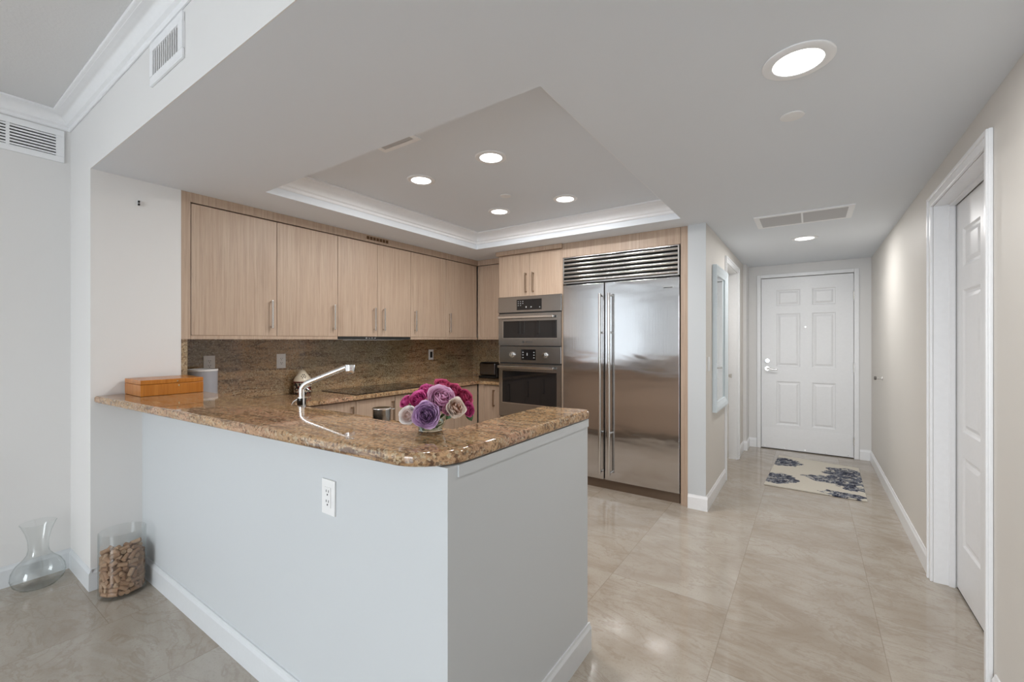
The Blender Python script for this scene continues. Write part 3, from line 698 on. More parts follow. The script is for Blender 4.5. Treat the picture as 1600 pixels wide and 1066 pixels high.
obj('badge_band', MB().box(-1.007, -0.936, YT-0.0018, YT-0.0011, 1.788, 1.794), M['logo'], rd)
gf = obj('grille', MB().box(FX0, FX0+0.010, YT-0.004, YT+0.05, 1.888, 2.137).box(FX1-0.012, FX1, YT-0.004, YT+0.05, 1.888, 2.137).box(FX0+0.01, FX1-0.012, YT-0.004, YT+0.05, 1.888, 1.899).box(FX0+0.01, FX1-0.012, YT-0.004, YT+0.05, 2.131, 2.137), M['grille'], fr)
for k in range(6):
    z = 1.901+k*0.0385; x0, x1 = FX0+0.0105, FX1-0.0125
    pf = [(YT+0.020, z+0.003)]+[(YT+0.010-0.014*math.cos(a*0.95), z+0.0165+0.0135*math.sin(a)) for a in [math.radians(-80+160*i/9) for i in range(10)]]+[(YT+0.020, z+0.030)]
    vs = [(x, y, zz) for x in (x0, x1) for y, zz in pf]; n = len(pf)
    obj('louvre', MB().raw(vs, [(i, (i+1) % n, n+(i+1) % n, n+i) for i in range(n)]+[tuple(range(n))[::-1], tuple(range(n, 2*n))]), M['grille'], gf, 60)
obj('hinge_cover', MB().box(-0.955, FX1-0.01, YT+0.004, YT+0.04, 1.8745, 1.885), M['dark'], fr)
obj('toe_kick', MB().box(FX0+0.004, FX1-0.004, YT+0.03, YT+0.054, 0.0, 0.082), M['toe'], fr)
fs_ = thing('refrigerator_surround', 'oak panel and fascia boxing in the stainless refrigerator', 'cabinet panel', (-1.4, 3.9, 0))
obj('side_panel', MB().box(-0.870, -0.8125, YT-0.002, 4.368, 0.0, 2.2795), M['wood'], fs_)
obj('fascia', MB().box(-1.9545, -0.8725, YT-0.002, YT+0.02, 2.142, 2.2795), M['wood'], fs_)

# ------------------------------------------------------------------ on the lower counter
ck = thing('cooktop', 'black glass cooktop set flush in the granite worktop', 'cooktop', (-3.30, 2.65, 0.90))
obj('glass_top', MB().box(-3.555, -3.065, 2.205, 3.105, 0.9005, 0.9055, 0.0015), M['black'], ck)
M['ring'] = plain('burner_ring', (0.10, 0.10, 0.10), 0.3)
for x, y, r in ((-3.42, 2.42, 0.10), (-3.18, 2.42, 0.08), (-3.42, 2.88, 0.08), (-3.18, 2.88, 0.10)):
    obj('burner_ring', MB().lathe([(r-0.003, 0.9056), (r, 0.9058), (r-0.003, 0.9060)], (x, y, 0), 40), M['ring'], ck)

M['dsteel'] = steel('dark_steel', (0.16, 0.16, 0.17), 0.15)
tp = thing('toaster', 'black and steel toaster in the far worktop corner', 'toaster', (-3.13, 4.13, 0.9))
obj('base', MB().box(-3.260, -3.010, 4.04, 4.22, 0.9008, 0.932, 0.006), M['black'], tp, 40)
tb = obj('body', MB().box(-3.255, -3.015, 4.045, 4.215, 0.9325, 1.086, 0.018, 4), M['dsteel'], tp, 40)
obj('end_cap', MB().box(-3.0145, -2.987, 4.05, 4.21, 0.918, 1.078, 0.008), M['black'], tp, 40)
obj('slot', MB().box(-3.225, -3.045, 4.085, 4.105, 1.0855, 1.088), M['dark'], tb)
obj('slot', MB().box(-3.225, -3.045, 4.155, 4.175, 1.0855, 1.088), M['dark'], tb)
obj('top_rim', MB().box(-3.245, -3.025, 4.055, 4.205, 1.0862, 1.0902, 0.001), M['dark'], tp)
cord = obj('power_cord', MB().tube([(-3.02, 4.215, 0.95), (-2.95, 4.24, 0.96), (-2.87, 4.27, 0.99), (-2.85, 4.31, 1.06), (-2.84, 4.325, 1.12), (-2.838, 4.33, 1.165)], 0.004, 10).box(-2.855, -2.820, 4.318, 4.340, 1.155, 1.185, 0.004), M['black'], tp, 40)

cn = thing('canister', 'grey canister with a pale rim behind the wooden box', 'canister', (-3.44, 1.25, 0.9))
M['canister'] = plain('grey_enamel', rgb(176, 178, 186), 0.35)
obj('body', MB().lathe([(0, 0.0008), (0.083, 0.0008), (0.086, 0.004), (0.088, 0.24), (0.085, 0.24), (0.083, 0.01), (0, 0.01)], (-3.44, 1.25, 0.9)), M['canister'], cn, 40)
obj('rim', MB().lathe([(0.0842, 0.2405), (0.0895, 0.2405), (0.0905, 0.250), (0.0885, 0.254), (0.085, 0.252), (0.0842, 0.2405)], (-3.44, 1.25, 0.9)), M['plastic'], cn, 40)

jr = thing('ceramic_jar', 'small ceramic jar with a cream peaked lid and speckled base by the backsplash', 'jar', (-3.50, 2.0, 0.9))
def jarm():
    t = NT('speckled_glaze'); v = t.vor(t.P(), 75, 'F1', 'Color'); s_ = t.n('SeparateColor'); t.l(v, s_.inputs[0])
    t.col(t.ramp(s_.outputs[0], [(0.0, (0.02, 0.02, 0.025)), (0.45, (0.03, 0.03, 0.03)), (0.5, rgb(190, 178, 160)), (0.72, rgb(196, 188, 172)), (0.8, rgb(120, 34, 30))], 'CONSTANT')); t.set(Roughness=0.25); return t.m
M['jar'] = jarm(); M['cream_glaze'] = plain('cream_glaze', rgb(226, 214, 192), 0.25)
jx, jy = -3.522, 2.01
obj('body', MB().lathe([(0, 0.0008), (0.062, 0.0008), (0.068, 0.006), (0.068, 0.095), (0.060, 0.10), (0, 0.10)], (jx, jy, 0.9)), M['jar'], jr, 40)
obj('band', MB().lathe([(0.0605, 0.1002), (0.071, 0.1002), (0.072, 0.104), (0.0705, 0.108), (0.0605, 0.108)], (jx, jy, 0.9)), plain('red_glaze', rgb(110, 40, 34), 0.3), jr, 40)
ld_ = obj('lid', MB().lathe([(0.0, 0.1085), (0.0695, 0.1085), (0.070, 0.118), (0.058, 0.140), (0.036, 0.170), (0.022, 0.192), (0.012, 0.200), (0, 0.203)], (jx, jy, 0.9)), M['cream_glaze'], jr, 40)
m = MB()
for a, b in ((0.0, 0.150), (0.32, 0.150), (-0.32, 0.150), (0.16, 0.163), (-0.16, 0.138), (0.16, 0.138), (-0.16, 0.163)):
    ang = -0.35+a; r = np.interp(b, [0.118, 0.14, 0.17, 0.192], [0.070, 0.058, 0.036, 0.022])
    c_ = (jx+(r+0.0005)*math.cos(ang), jy+(r+0.0005)*math.sin(ang), 0.9+b)
    m.cyl((c_[0]-0.004*math.cos(ang), c_[1]-0.004*math.sin(ang), c_[2]), (c_[0]+0.0012*math.cos(ang), c_[1]+0.0012*math.sin(ang), c_[2]+0.0008), 0.0045, seg=10)
obj('painted_dots', m, M['dark'], ld_)

# faucet
fx, fy = -2.05, 1.165
M['spout'] = plain('satin_chrome', (0.90, 0.91, 0.92), 0.20, 1.0)
ft = thing('faucet', 'chrome kitchen faucet with an angled spout behind the bar', 'faucet', (fx, fy, 0.90))
obj('base', MB().cyl((fx, fy, 0.9008), (fx, fy, 0.912), 0.032, seg=28, bev=0.003).cyl((fx, fy, 0.912), (fx, fy, 1.03), 0.020, seg=24).cyl((fx, fy, 1.03), (fx, fy, 1.075), 0.018, seg=24, bev=0.003), M['chrome'], ft, 40)
obj('collar', MB().cyl((fx, fy, 1.036), (fx, fy, 1.069), 0.0205, seg=24, bev=0.002), M['black'], ft, 40, label='dark collar under the spout')
p = [(fx, fy, 1.070), (fx, fy, 1.10), (fx+0.002, fy+0.001, 1.118), (fx+0.010, fy+0.008, 1.133), (fx+0.024, fy+0.019, 1.145), (fx+0.045, fy+0.036, 1.156), (-1.885, 1.296, 1.218)]
sp_ = obj('spout', MB().tube(p, [0.0130, 0.0130, 0.0130, 0.0130, 0.0130, 0.0128, 0.012], 18), M['spout'], ft, 50)
obj('spray_head', MB().lathe([(0, 0.0), (0.016, 0.0), (0.022, 0.006), (0.024, 0.014), (0.024, 0.040), (0.022, 0.043), (0, 0.043)], (-1.868, 1.309, 1.189), 28), M['chrome'], ft, 40)
obj('lever', MB().tube([(fx-0.016, fy-0.012, 1.062), (fx-0.030, fy-0.022, 1.050), (fx-0.042, fy-0.030, 1.026)], [0.005, 0.0045, 0.004], 10), M['chrome'], ft, 40)
dpn = thing('dish_brush', 'thin pale handled brush standing beside the faucet', 'brush', (-2.00, 1.15, 0.9))
bx_, by_ = -2.005, 1.150
obj('handle', MB().tube([(bx_, by_, 0.93), (bx_+0.001, by_, 1.02), (bx_, by_, 1.115)], 0.0038, 10), M['plastic'], dpn, 40)
obj('hook', MB().tube([(bx_, by_, 1.113), (bx_+0.008, by_+0.006, 1.122), (bx_+0.020, by_+0.014, 1.130)], 0.0035, 8).tube([(bx_+0.010, by_+0.008, 1.123), (bx_+0.020, by_+0.016, 1.114)], 0.003, 8), M['satin'], dpn, 40)
obj('foot', MB().cyl((bx_, by_, 0.9008), (bx_, by_, 0.932), 0.012, 0.010, seg=20, bev=0.002), M['black'], dpn, 40)

tn = thing('steel_canister', 'small steel lidded canister on the worktop behind the bar', 'canister', (-1.957, 1.572, 0.9))
cxy = (-1.957, 1.572, 0.9)
obj('body', MB().lathe([(0, 0.0008), (0.047, 0.0008), (0.048, 0.003), (0.048, 0.069), (0, 0.069)], cxy), M['oven'], tn, 40)
obj('lid', MB().lathe([(0, 0.0692), (0.0505, 0.0692), (0.0515, 0.073), (0.050, 0.077), (0.044, 0.0785), (0, 0.079)], cxy).box(-1.915, -1.897, 1.596, 1.612, 0.970, 0.976), M['chrome'], tn, 40)

# ------------------------------------------------------------------ on the bar
bxo = thing('wooden_box', 'amber wooden keepsake box on the bar against the white wall', 'box', (-3.05, 0.92, 1.05))
obj('body', MB().box(-3.185, -2.925, 0.778, 1.068, 1.0508, 1.112, 0.002), M['boxwood'], bxo)
obj('lid', MB().box(-3.185, -2.925, 0.778, 1.068, 1.1135, 1.137, 0.002), M['boxwood'], bxo)
obj('clasp', MB().box(-2.925, -2.922, 0.938, 0.946, 1.120, 1.128, 0.001).box(-2.925, -2.922, 0.945, 0.952, 1.094, 1.105, 0.001), plain('brass', (0.75, 0.60, 0.35), 0.25, 1.0), bxo)

vx, vy = -1.045, 1.040
va = thing('flower_vase', 'low pale glass bowl holding the rose bouquet on the bar corner', 'vase', (vx, vy, 1.05))
obj('bowl', MB().lathe([(0, 0.0008), (0.036, 0.0008), (0.040, 0.004), (0.050, 0.03), (0.056, 0.052), (0.0535, 0.052), (0.0475, 0.03), (0.037, 0.008), (0, 0.008)], (vx, vy, 1.05)), M['vglass'], va, 40)
obj('water', MB().lathe([(0, 0.0083), (0.0365, 0.0085), (0.0465, 0.028), (0.048, 0.034), (0, 0.034)], (vx, vy, 1.05)), glass('water', (0.86, 0.93, 0.91), 0.0, 1.33), va, 40)

def rose_mesh(name, R, seed, N=46, cup=1.0):
    rnd = random.Random(seed); vs = []; fs = []; tint = []; rim = []
    NU, NV = 9, 7
    cx_ = [(rnd.uniform(-.22, .22)*R, rnd.uniform(-.22, .22)*R) for _ in range(3)]
    for i in range(N):
        t = (i+0.5)/N
        ang = i*2.39996+rnd.uniform(-.35, .35)
        r = R*(0.07+0.93*t**0.75)*rnd.uniform(.92, 1.08)
        wid = R*(0.42+0.62*t)*rnd.uniform(.85, 1.15)          # half arc length
        top = R*(0.50-0.40*t**1.6)*rnd.uniform(.80, 1.15); bot = -0.55*R
        curl = R*0.16*max(0, t-.25)*rnd.uniform(.5, 1.5); wav = rnd.uniform(0, 6)
        off = cx_[i % 3] if t < .62 else (0, 0); kf = 1 if t < .35 else (1-(t-.35)/.27)
        b0 = len(vs)
        for v in range(NV):
            f = v/(NV-1)
            for u in range(NU):
                g = u/(NU-1)*2-1
                ff = f*(1-0.22*abs(g)**3)
                rho = r*(0.22+0.78*math.sin(min(1, ff*1.25)*PI/2))-0.10*r*ff*ff*(1-t)
                z = bot*(1-0.2*t)+(top-bot)*ff**(0.9+0.4*t)
                if ff > .7:
                    k = (ff-.7)/.3; rho += curl*k*k; z -= curl*0.6*k*k
                rho += R*0.075*math.sin(g*4.5+wav)*ff*ff; z += 0.06*R*math.sin(g*6+wav*1.7)*ff*ff
                a = ang+g*min(2.2, wid/max(r, 0.12*R))*(0.30+0.70*math.sin(min(1, f*1.3)*PI/2))
                vs.append((rho*math.cos(a)+off[0]*kf*ff, rho*math.sin(a)+off[1]*kf*ff, z)); tint.append(t); rim.append(ff)
        for v in range(NV-1):
            for u in range(NU-1):
                k = b0+v*NU+u; fs.append((k, k+1, k+NU+1, k+NU))
    me = bpy.data.meshes.new(name); me.from_pydata(vs, [], fs)
    me.attributes.new('tint', 'FLOAT', 'POINT').data.foreach_set('value', tint)
    me.attributes.new('rim', 'FLOAT', 'POINT').data.foreach_set('value', rim)
    for p_ in me.polygons: p_.use_smooth = True
    return me
PM = {
 'magenta': petal('petal_magenta', rgb(186, 44, 116), rgb(222, 98, 164)),
 'crimson': petal('petal_crimson', rgb(172, 42, 86), rgb(214, 92, 138)),
 'mauve': petal('petal_mauve', rgb(216, 120, 168), rgb(236, 190, 218)),
 'lilac': petal('petal_lilac', rgb(176, 130, 188), rgb(224, 190, 230)),
 'blush': petal('petal_blush', rgb(248, 214, 202), rgb(255, 250, 248)),
 'peach': petal('petal_peach', rgb(222, 156, 112), rgb(254, 243, 232)),
 'pink': petal('petal_pink', rgb(214, 110, 140), rgb(238, 180, 202)),
}
FW = Vector((-math.sin(YAW), math.cos(YAW), 0)); RT = Vector((math.cos(YAW), math.sin(YAW), 0))
def at(x, y, d): return Vector((0, 0, 1.353))+FW*d+RT*((x-800)/677*d)+Vector((0, 0, (531.5-y)/677*d))
ctr = Vector((vx, vy, 1.105))
roses = [ # x, y, depth, radius, colour, label
 (638, 649, 1.395, 0.030, 'blush', 'white blush rose lowest in the bouquet, resting near the granite'),
 (667, 648, 1.375, 0.041, 'lilac', 'large lilac rose at the front of the bouquet'),
 (690, 624, 1.405, 0.044, 'mauve', 'large mauve pink rose in the middle of the bouquet'),
 (712, 637, 1.385, 0.031, 'peach', 'white rose with a peach brown centre above the green leaf'),
 (653, 624, 1.435, 0.030, 'magenta', 'magenta rose above the white blush rose'),
 (634, 628, 1.475, 0.022, 'magenta', 'small magenta rose at the outer edge over the blush rose'),
 (667, 611, 1.475, 0.030, 'magenta', 'magenta rose high on the shoulder of the bouquet'),
 (693, 604, 1.500, 0.033, 'crimson', 'crimson pink rose at the very top of the bouquet'),
 (711, 611, 1.470, 0.027, 'crimson', 'dusky crimson rose between the top rose and the peach centred rose'),
 (727, 621, 1.475, 0.029, 'crimson', 'crimson rose beside the peach centred rose'),
 (732, 640, 1.450, 0.024, 'magenta', 'magenta rose at the lower outer edge facing the ovens'),
 (700, 640, 1.385, 0.018, 'pink', 'half hidden pink rose squeezed between the mauve and peach roses'),
 (680, 622, 1.560, 0.036, 'magenta', 'magenta rose at the back of the bouquet over the worktop'),
]
for i, (x, y, d, R, colr, lab) in enumerate(roses):
    c_ = at(x, y, d)
    out = (c_-ctr+Vector((0, 0, 0.01))).normalized(); tocam = (Vector((0, 0, 1.353))-c_).normalized()
    ax = (out*0.75+tocam*0.7).normalized()
    t = thing('rose', lab, 'rose', c_, 'roses in the low glass bowl')
    me = rose_mesh('petals', R, i+3, 58 if R > 0.035 else 42); me.materials.append(PM[colr])
    me.transform(ax.to_track_quat('Z', 'Y').to_matrix().to_4x4())
    o = bpy.data.objects.new('petals', me); C.objects.link(o); o.parent = t
    b_ = c_-ax*R*0.40
    endp = ctr+Vector((random.Random(i).uniform(-.015, .015), random.Random(i+9).uniform(-.015, .015), -0.04))
    mid = (b_+endp)/2-ax*0.006
    obj('stem', MB().tube([b_, b_-ax*0.012, mid, endp], 0.0022, 8), M['stem'], t, 40)
    obj('calyx', MB().lathe([(0, -0.45*R), (0.22*R, -0.42*R), (0.36*R, -0.30*R), (0.30*R, -0.22*R)], (0, 0, 0), 12).xf(Matrix.Translation(c_) @ ax.to_track_quat('Z', 'Y').to_matrix().to_4x4()), M['stem'], t, 40)
    if i in (3, 1, 10):
        m = MB(); vs = []; fs = []; n = 7
        dirv = (Vector((0, 0, -1))*0.75+RT*(-0.5 if i == 3 else 0.4 if i == 10 else 0.8)-FW*0.2).normalized(); sd = dirv.cross(tocam).normalized()
        L_ = 0.042; o0 = b_ + (tocam*0.010 if i == 3 else Vector((0, 0, 0)))
        for k in range(n):
            f = k/(n-1); w_ = 0.012*math.sin(PI*min(1, f*0.97+0.03))**0.8
            for s_ in (-1, 0, 1): vs.append(o0+dirv*L_*f+sd*w_*s_+tocam*(0.004*abs(s_)-0.01*f*f))
        for k in range(n-1):
            for s_ in (0, 1): fs.append((k*3+s_, k*3+s_+1, k*3+s_+4, k*3+s_+3))
        obj('leaf', MB().raw(vs, fs), M['leaf'], t, 60)

# ------------------------------------------------------------------ glass on the living room floor
CORKS = '545,246,125,18,-98,0;298,-746,125,93,37,0;-571,171,125,-47,-88,0;206,-472,125,-46,89,0;708,-37,125,-100,-10,0;-689,-182,125,-85,-53,0;755,275,132,-34,94,-7;-123,594,125,100,0,0;-807,-10,203,1,-64,77;-270,-531,125,92,-39,0;-441,671,125,-84,-55,0;658,303,402,-67,-50,55;-44,802,125,-100,-5,0;671,-242,128,-100,-3,-3;152,481,125,-34,-94,0;362,-327,125,48,-88,0;714,100,354,-85,-29,-44;350,723,138,89,-43,-13;411,-272,350,68,-66,-31;342,398,140,-33,-93,15;-524,-297,220,-24,30,92;10,-709,125,-20,-98,0;-622,-508,125,63,-77,0;-720,357,125,44,90,0;-779,-206,430,20,-74,-64;-361,422,125,99,-17,0;613,-520,125,-65,-76,0;364,-615,331,-15,98,-16;-198,683,332,-53,84,-12;-635,-320,556,71,70,8;-43,806,420,-67,-4,74;-765,243,351,-30,-95,3;-401,606,358,-46,68,58;-550,-478,342,-100,-4,8;99,497,339,-21,97,-15;-546,143,392,-56,13,82;-296,-747,155,89,-35,30;-397,323,333,97,-24,0;786,-174,385,-18,-80,58;374,462,353,73,-59,34;149,-691,338,-16,99,-7;-319,479,521,-98,-17,-6;-625,515,426,18,21,-96;-536,-71,411,70,-8,71;516,23,486,84,18,52;602,542,228,3,-3,100;-777,-205,729,-25,95,-21;-258,-516,423,31,50,-81;-354,-722,370,-83,41,-37;-99,711,697,-30,-94,-19;116,721,566,72,64,27;584,-169,430,-1,-22,97;628,-501,348,-62,-78,2;-591,-61,703,36,-31,88;224,-469,509,-16,-85,50;339,728,363,90,-42,-12;-776,208,590,26,95,15;-64,-710,336,15,-98,16;487,639,563,-79,60,14;-263,447,746,91,-40,5;-316,746,685,-2,-1,100;255,540,614,42,18,89;-505,633,738,1,1,-100;-541,360,681,34,-68,-65;31,-708,531,30,-95,6;-713,116,778,-89,-36,28;-575,-567,607,39,-39,-84;281,-755,636,73,27,-63;796,-121,612,13,85,-51;744,303,603,38,-92,5;625,-377,641,-67,40,63;37,527,813,-39,-70,59;-191,-468,768,2,99,14;391,380,604,78,36,50;-398,-444,670,10,54,-84;468,174,630,83,35,43;495,-523,548,-47,77,-43;-462,266,867,73,-23,-64;-467,-301,820,86,24,45;-381,-715,728,10,-5,-99;-174,-791,708,-14,3,99;715,70,803,-90,20,39;-531,72,993,-91,-29,-30;744,317,922,-13,30,95;-625,-505,919,-62,77,12;395,-588,749,-39,87,-29;532,-104,835,-67,20,71;567,569,789,-71,71,0;198,779,824,92,-24,-30;-86,-523,1033,17,68,72;471,372,878,-65,76,-8;26,566,1062,20,91,-36;-714,-164,946,85,-50,14;19,-739,823,-5,68,-73;561,-527,894,-46,8,89;217,-778,991,-55,-15,82;728,-99,945,67,-39,-62;-139,706,918,29,93,20;223,495,984,3,79,-62;480,-301,938,-63,-47,-62;716,-378,941,15,29,-94;-763,265,921,-21,-61,76;-179,-784,1058,91,-21,36;-298,-539,1062,22,8,97;368,-719,1144,-48,-25,84;-703,-390,1157,45,-82,36;327,734,1021,-90,40,19;-296,437,972,-95,28,-16;148,-581,934,37,8,-93;493,202,1099,-76,49,41;690,-213,1174,-88,5,48;520,504,1055,-85,-30,44;247,671,1227,31,87,39;794,155,1100,-8,42,90;-730,-44,1137,78,-59,22;-432,-680,1177,-72,46,-52;-679,435,1038,-36,-56,74;-418,686,1050,84,51,-19;-493,-334,1098,-20,67,72;520,-115,1412,-84,-4,-54;-35,803,1179,99,4,17;740,-34,1289,-64,40,-66;228,-442,1123,-78,61,11;412,-352,1237,-70,34,62;-694,166,1228,-89,29,35;105,-707,1273,29,95,-13;439,-569,1292,87,-29,-40;-188,575,1226,-2,-15,99;599,400,1260,-71,-50,49;719,-364,1332,35,69,64;722,211,1415,25,94,-24;506,180,1538,-18,-97,-13;-444,409,1164,61,78,15;-630,441,1305,18,86,-48;-794,-121,1338,-15,98,10;-128,-705,1291,-34,-86,39;472,655,1332,-48,35,80;-355,721,1314,-86,-42,-28;-426,337,1371,-7,-96,-28;112,581,1384,-79,15,-60;547,-433,1457,-44,90,1;339,-729,1463,89,41,21;537,491,1479,-99,-6,15;-533,601,1512,75,66,1;51,802,1426,97,-6,23;-154,579,1549,-91,-38,17;-594,-18,1423,-5,-99,9;-442,328,1597,3,96,28;-475,-390,1362,-87,49,5;33,-707,1486,-1,-98,20;771,225,1628,-28,96,-9;-194,-652,1501,-13,86,-50;-460,-215,1581,30,95,4;-476,-649,1404,71,-52,48;374,711,1635,-88,47,0;466,-348,1684,-64,-76,10;-763,253,1526,-29,-89,-35;-729,-338,1541,42,-90,-10;604,89,1722,14,-93,-35;779,-195,1604,-24,-95,19;195,-471,1599,-62,61,49;-457,-547,1609,-89,-45,5;2,-716,1712,-45,-88,13;205,548,1672,-87,49,1;-282,755,1636,-67,-25,70;-592,-409,1771,-99,-6,-14;604,436,1761,-84,13,-53;-681,11,1630,-93,-35,-8;-702,209,1743,88,45,-15;-291,-753,1775,60,-23,76;304,-744,1685,91,37,20;-133,-496,1653,-40,-72,57;58,806,1732,-56,4,-83;408,655,1855,97,-24,4;-124,687,1793,28,-93,-25;-559,-133,1770,-70,-55,-45;94,547,1911,9,81,58;241,-526,1902,2,-30,-95;-658,465,1805,45,63,-63;639,-491,1740,50,65,57;428,-672,1930,80,43,-43;545,405,1989,14,87,47;-427,-602,1880,-91,-17,-37;-132,-247,1981,-31,80,-51;-606,-124,2004,41,-89,-20;-474,147,1869,-52,5,86;56,14,1951,-5,-99,-13;772,234,1934,21,-69,-70;-790,-144,1873,18,-96,20;-283,540,1886,-72,-9,-68;677,-29,1905,66,-64,-40;24,-681,1935,-91,37,19;-688,-404,2040,-35,73,59;529,-337,1931,-67,-74,0;-367,-308,2052,-42,-76,-50;-193,180,2042,-83,-23,-51;360,-35,2012,-74,20,-64;338,499,2097,26,-91,33;436,173,2093,93,-15,34;-66,-107,2149,43,-78,45;-361,331,2117,84,52,-16;-524,446,1997,-39,66,65;258,-291,2108,-89,-23,38;-344,726,1999,88,42,23;610,-454,2111,-18,-95,-24;-356,-608,2143,30,91,29;-309,668,2219,-46,-83,-32;157,35,2155,-8,98,19'   # centre (0.1 mm) and axis of each cork settled in the vase
cvx, cvy, cvr = -3.045, 0.735, 0.098
cv = thing('cork_vase', 'tall clear glass cylinder filled with wine corks by the half wall', 'vase', (cvx, cvy, 0))
obj('cylinder', MB().lathe([(0, 0.001), (cvr-0.004, 0.001), (cvr, 0.005), (cvr, 0.335), (cvr-0.002, 0.337), (cvr-0.004, 0.335), (cvr-0.004, 0.020), (cvr-0.008, 0.016), (0, 0.016)], (cvx, cvy, 0), 64), M['glass'], cv, 40)
cmesh = None
for row in CORKS.split(';'):
    q_ = [int(v) for v in row.split(',')]
    c_ = Vector((cvx+q_[0]*1e-4, cvy+q_[1]*1e-4, 0.0165+q_[2]*1e-4)); d = Vector(q_[3:]).normalized()
    if cmesh is None:
        o = obj('wine_cork', MB().cyl((0, 0, -0.0205), (0, 0, 0.0205), 0.0114, seg=14, bev=0.0015), M['cork'], None, 40)
        for v in o.data.vertices: v.co.z -= 0.0205
        cmesh = o
    else: o = cmesh.copy(); C.objects.link(o)
    o.location = c_; o.rotation_euler = d.to_track_quat('Z', 'Y').to_euler()
    tag(o, 'tan wine cork heaped inside the tall clear glass cylinder', 'cork', 'wine corks in the glass cylinder')
kx, ky = -3.50, 0.49
cf = thing('carafe', 'empty round clear glass decanter with a wide flared neck on the floor', 'carafe', (kx, ky, 0))
po_ = [(0, 0.001), (0.055, 0.001), (0.075, 0.006), (0.098, 0.030), (0.108, 0.062), (0.104, 0.095), (0.088, 0.128), (0.062, 0.155), (0.045, 0.180), (0.040, 0.21), (0.042, 0.255), (0.052, 0.30), (0.066, 0.338), (0.072, 0.350)]
pi_ = [(max(0, r-0.0022), z+(0.0022 if z < 0.01 else 0)) for r, z in po_]
obj('bottle', MB().lathe(po_+[(0.0712, 0.3512)]+pi_[::-1], (kx, ky, 0), 64), M['glass'], cf, 60)

# ------------------------------------------------------------------ rug
def rugm():
    t = NT('floral_rug')
    sp = t.n('SeparateXYZ'); t.l(t.P(), sp.inputs[0])
    wob = t.n('TexNoise'); wob.inputs['Scale'].default_value = 9.0; wob.inputs['Detail'].default_value = 4.0; t.l(t.P(), wob.inputs['Vector'])
    sub = t.n('VectorMath'); sub.operation = 'SUBTRACT'; t.l(wob.outputs['Color'], sub.inputs[0]); sub.inputs[1].default_value = (.5, .5, .5)
    scl = t.n('VectorMath'); scl.operation = 'SCALE'; t.l(sub.outputs[0], scl.inputs[0]); scl.inputs['Scale'].default_value = 0.22
    ad = t.n('VectorMath'); ad.operation = 'ADD'; t.l(t.P(), ad.inputs[0]); t.l(scl.outputs[0], ad.inputs[1])
    s2 = t.n('SeparateXYZ'); t.l(ad.outputs[0], s2.inputs[0])
    tot = None
    for (cx, cy, ax_, ay) in ((-0.24, 5.62, 0.17, 0.20), (-0.25, 4.93, 0.16, 0.20), (0.31, 5.42, 0.20, 0.26), (0.12, 5.15, 0.16, 0.12), (0.35, 5.02, 0.13, 0.16), (0.24, 4.72, 0.17, 0.08)):
        dx = t.math('DIVIDE', t.math('SUBTRACT', s2.outputs[0], cx), ax_); dy = t.math('DIVIDE', t.math('SUBTRACT', s2.outputs[1], cy), ay)
        d = t.math('ADD', t.math('MULTIPLY', dx, dx), t.math('MULTIPLY', dy, dy))
        k = t.math('SUBTRACT', 1.0, d, True)
        tot = k if tot is None else t.math('MAXIMUM', tot, k)
    mask = t.ramp(tot, [(0.02, 0.0), (0.10, 1.0)])
    pet = t.noise(t.map((9, 13, 1), src=ad.outputs[0]), 1.9, 3, 0.6, 1.5)
    c = t.ramp(pet, [(0.36, rgb(20, 23, 40)), (0.46, rgb(44, 50, 72)), (0.55, rgb(120, 126, 140)), (0.64, rgb(214, 208, 194))])
    w_ = t.noise(t.P(), 380, 2)
    basec = t.mix(w_, rgb(204, 197, 184), rgb(218, 212, 200))
    t.col(t.mix(mask, basec, c)); t.set(Roughness=0.9); t.bump(w_, 0.3, 0.003); return t.m
rg = MB().prism([(-0.352, 4.668), (0.398, 4.655), (0.425, 5.80), (-0.295, 5.93)], 0.001, 0.012, 0.003, 2)
tag(obj('doormat', rg, rugm(), None, 40), 'cream rug with navy floral clusters in front of the entrance door', 'rug')

# ------------------------------------------------------------------ hall mirror, switch, door bumper, hook
mr = thing('wall_mirror', 'tall mirror in a silvery white frame on the hall wall', 'mirror', (XH, 4.29, 0.742))
Y0, Y1, Z0, Z1 = 3.962, 4.59, 0.742, 1.990; fw_, dpt = 0.075, 0.034
vs = []; fs = []
lv = [(0.0, 0.001), (0.0, dpt), (0.012, dpt+0.002), (fw_*0.5, dpt-0.002), (fw_-0.01, dpt-0.014), (fw_, dpt-0.016), (fw_, 0.001)]
for (cy, cz, sy_, sz_) in ((Y0, Z0, 1, 1), (Y1, Z0, -1, 1), (Y1, Z1, -1, -1), (Y0, Z1, 1, -1)):
    for o_, x in lv: vs.append((XH+x, cy+sy_*o_, cz+sz_*o_))
n = len(lv)
for k in range(4):
    j = (k+1) % 4
    for i in range(n): fs.append((k*n+i, k*n+(i+1) % n, j*n+(i+1) % n, j*n+i))
m = MB().raw(vs, fs); bmesh.ops.recalc_face_normals(m.bm, faces=m.bm.faces)
obj('frame', m, plain('silver_white_frame', rgb(216, 226, 232), 0.3), mr)
obj('glass', MB().box(XH+0.004, XH+0.010, Y0+fw_-0.004, Y1-fw_+0.004, Z0+fw_-0.004, Z1-fw_+0.004), M['mirror'], mr)
sw = thing('light_switch', 'white light switch on the hall wall beside the mirror', 'switch', (XH, 3.79, 1.16))
obj('plate', MB().box(XH, XH+0.006, 3.755, 3.825, 1.103, 1.217, 0.002), M['plastic'], sw)
obj('rocker', MB().box(XH+0.006, XH+0.010, 3.773, 3.807, 1.127, 1.193, 0.0015), M['plastic'], sw)
bp = thing('door_bumper', 'small metal door stop on the long hall wall', 'door stop', (XR, 5.37, 0.99))
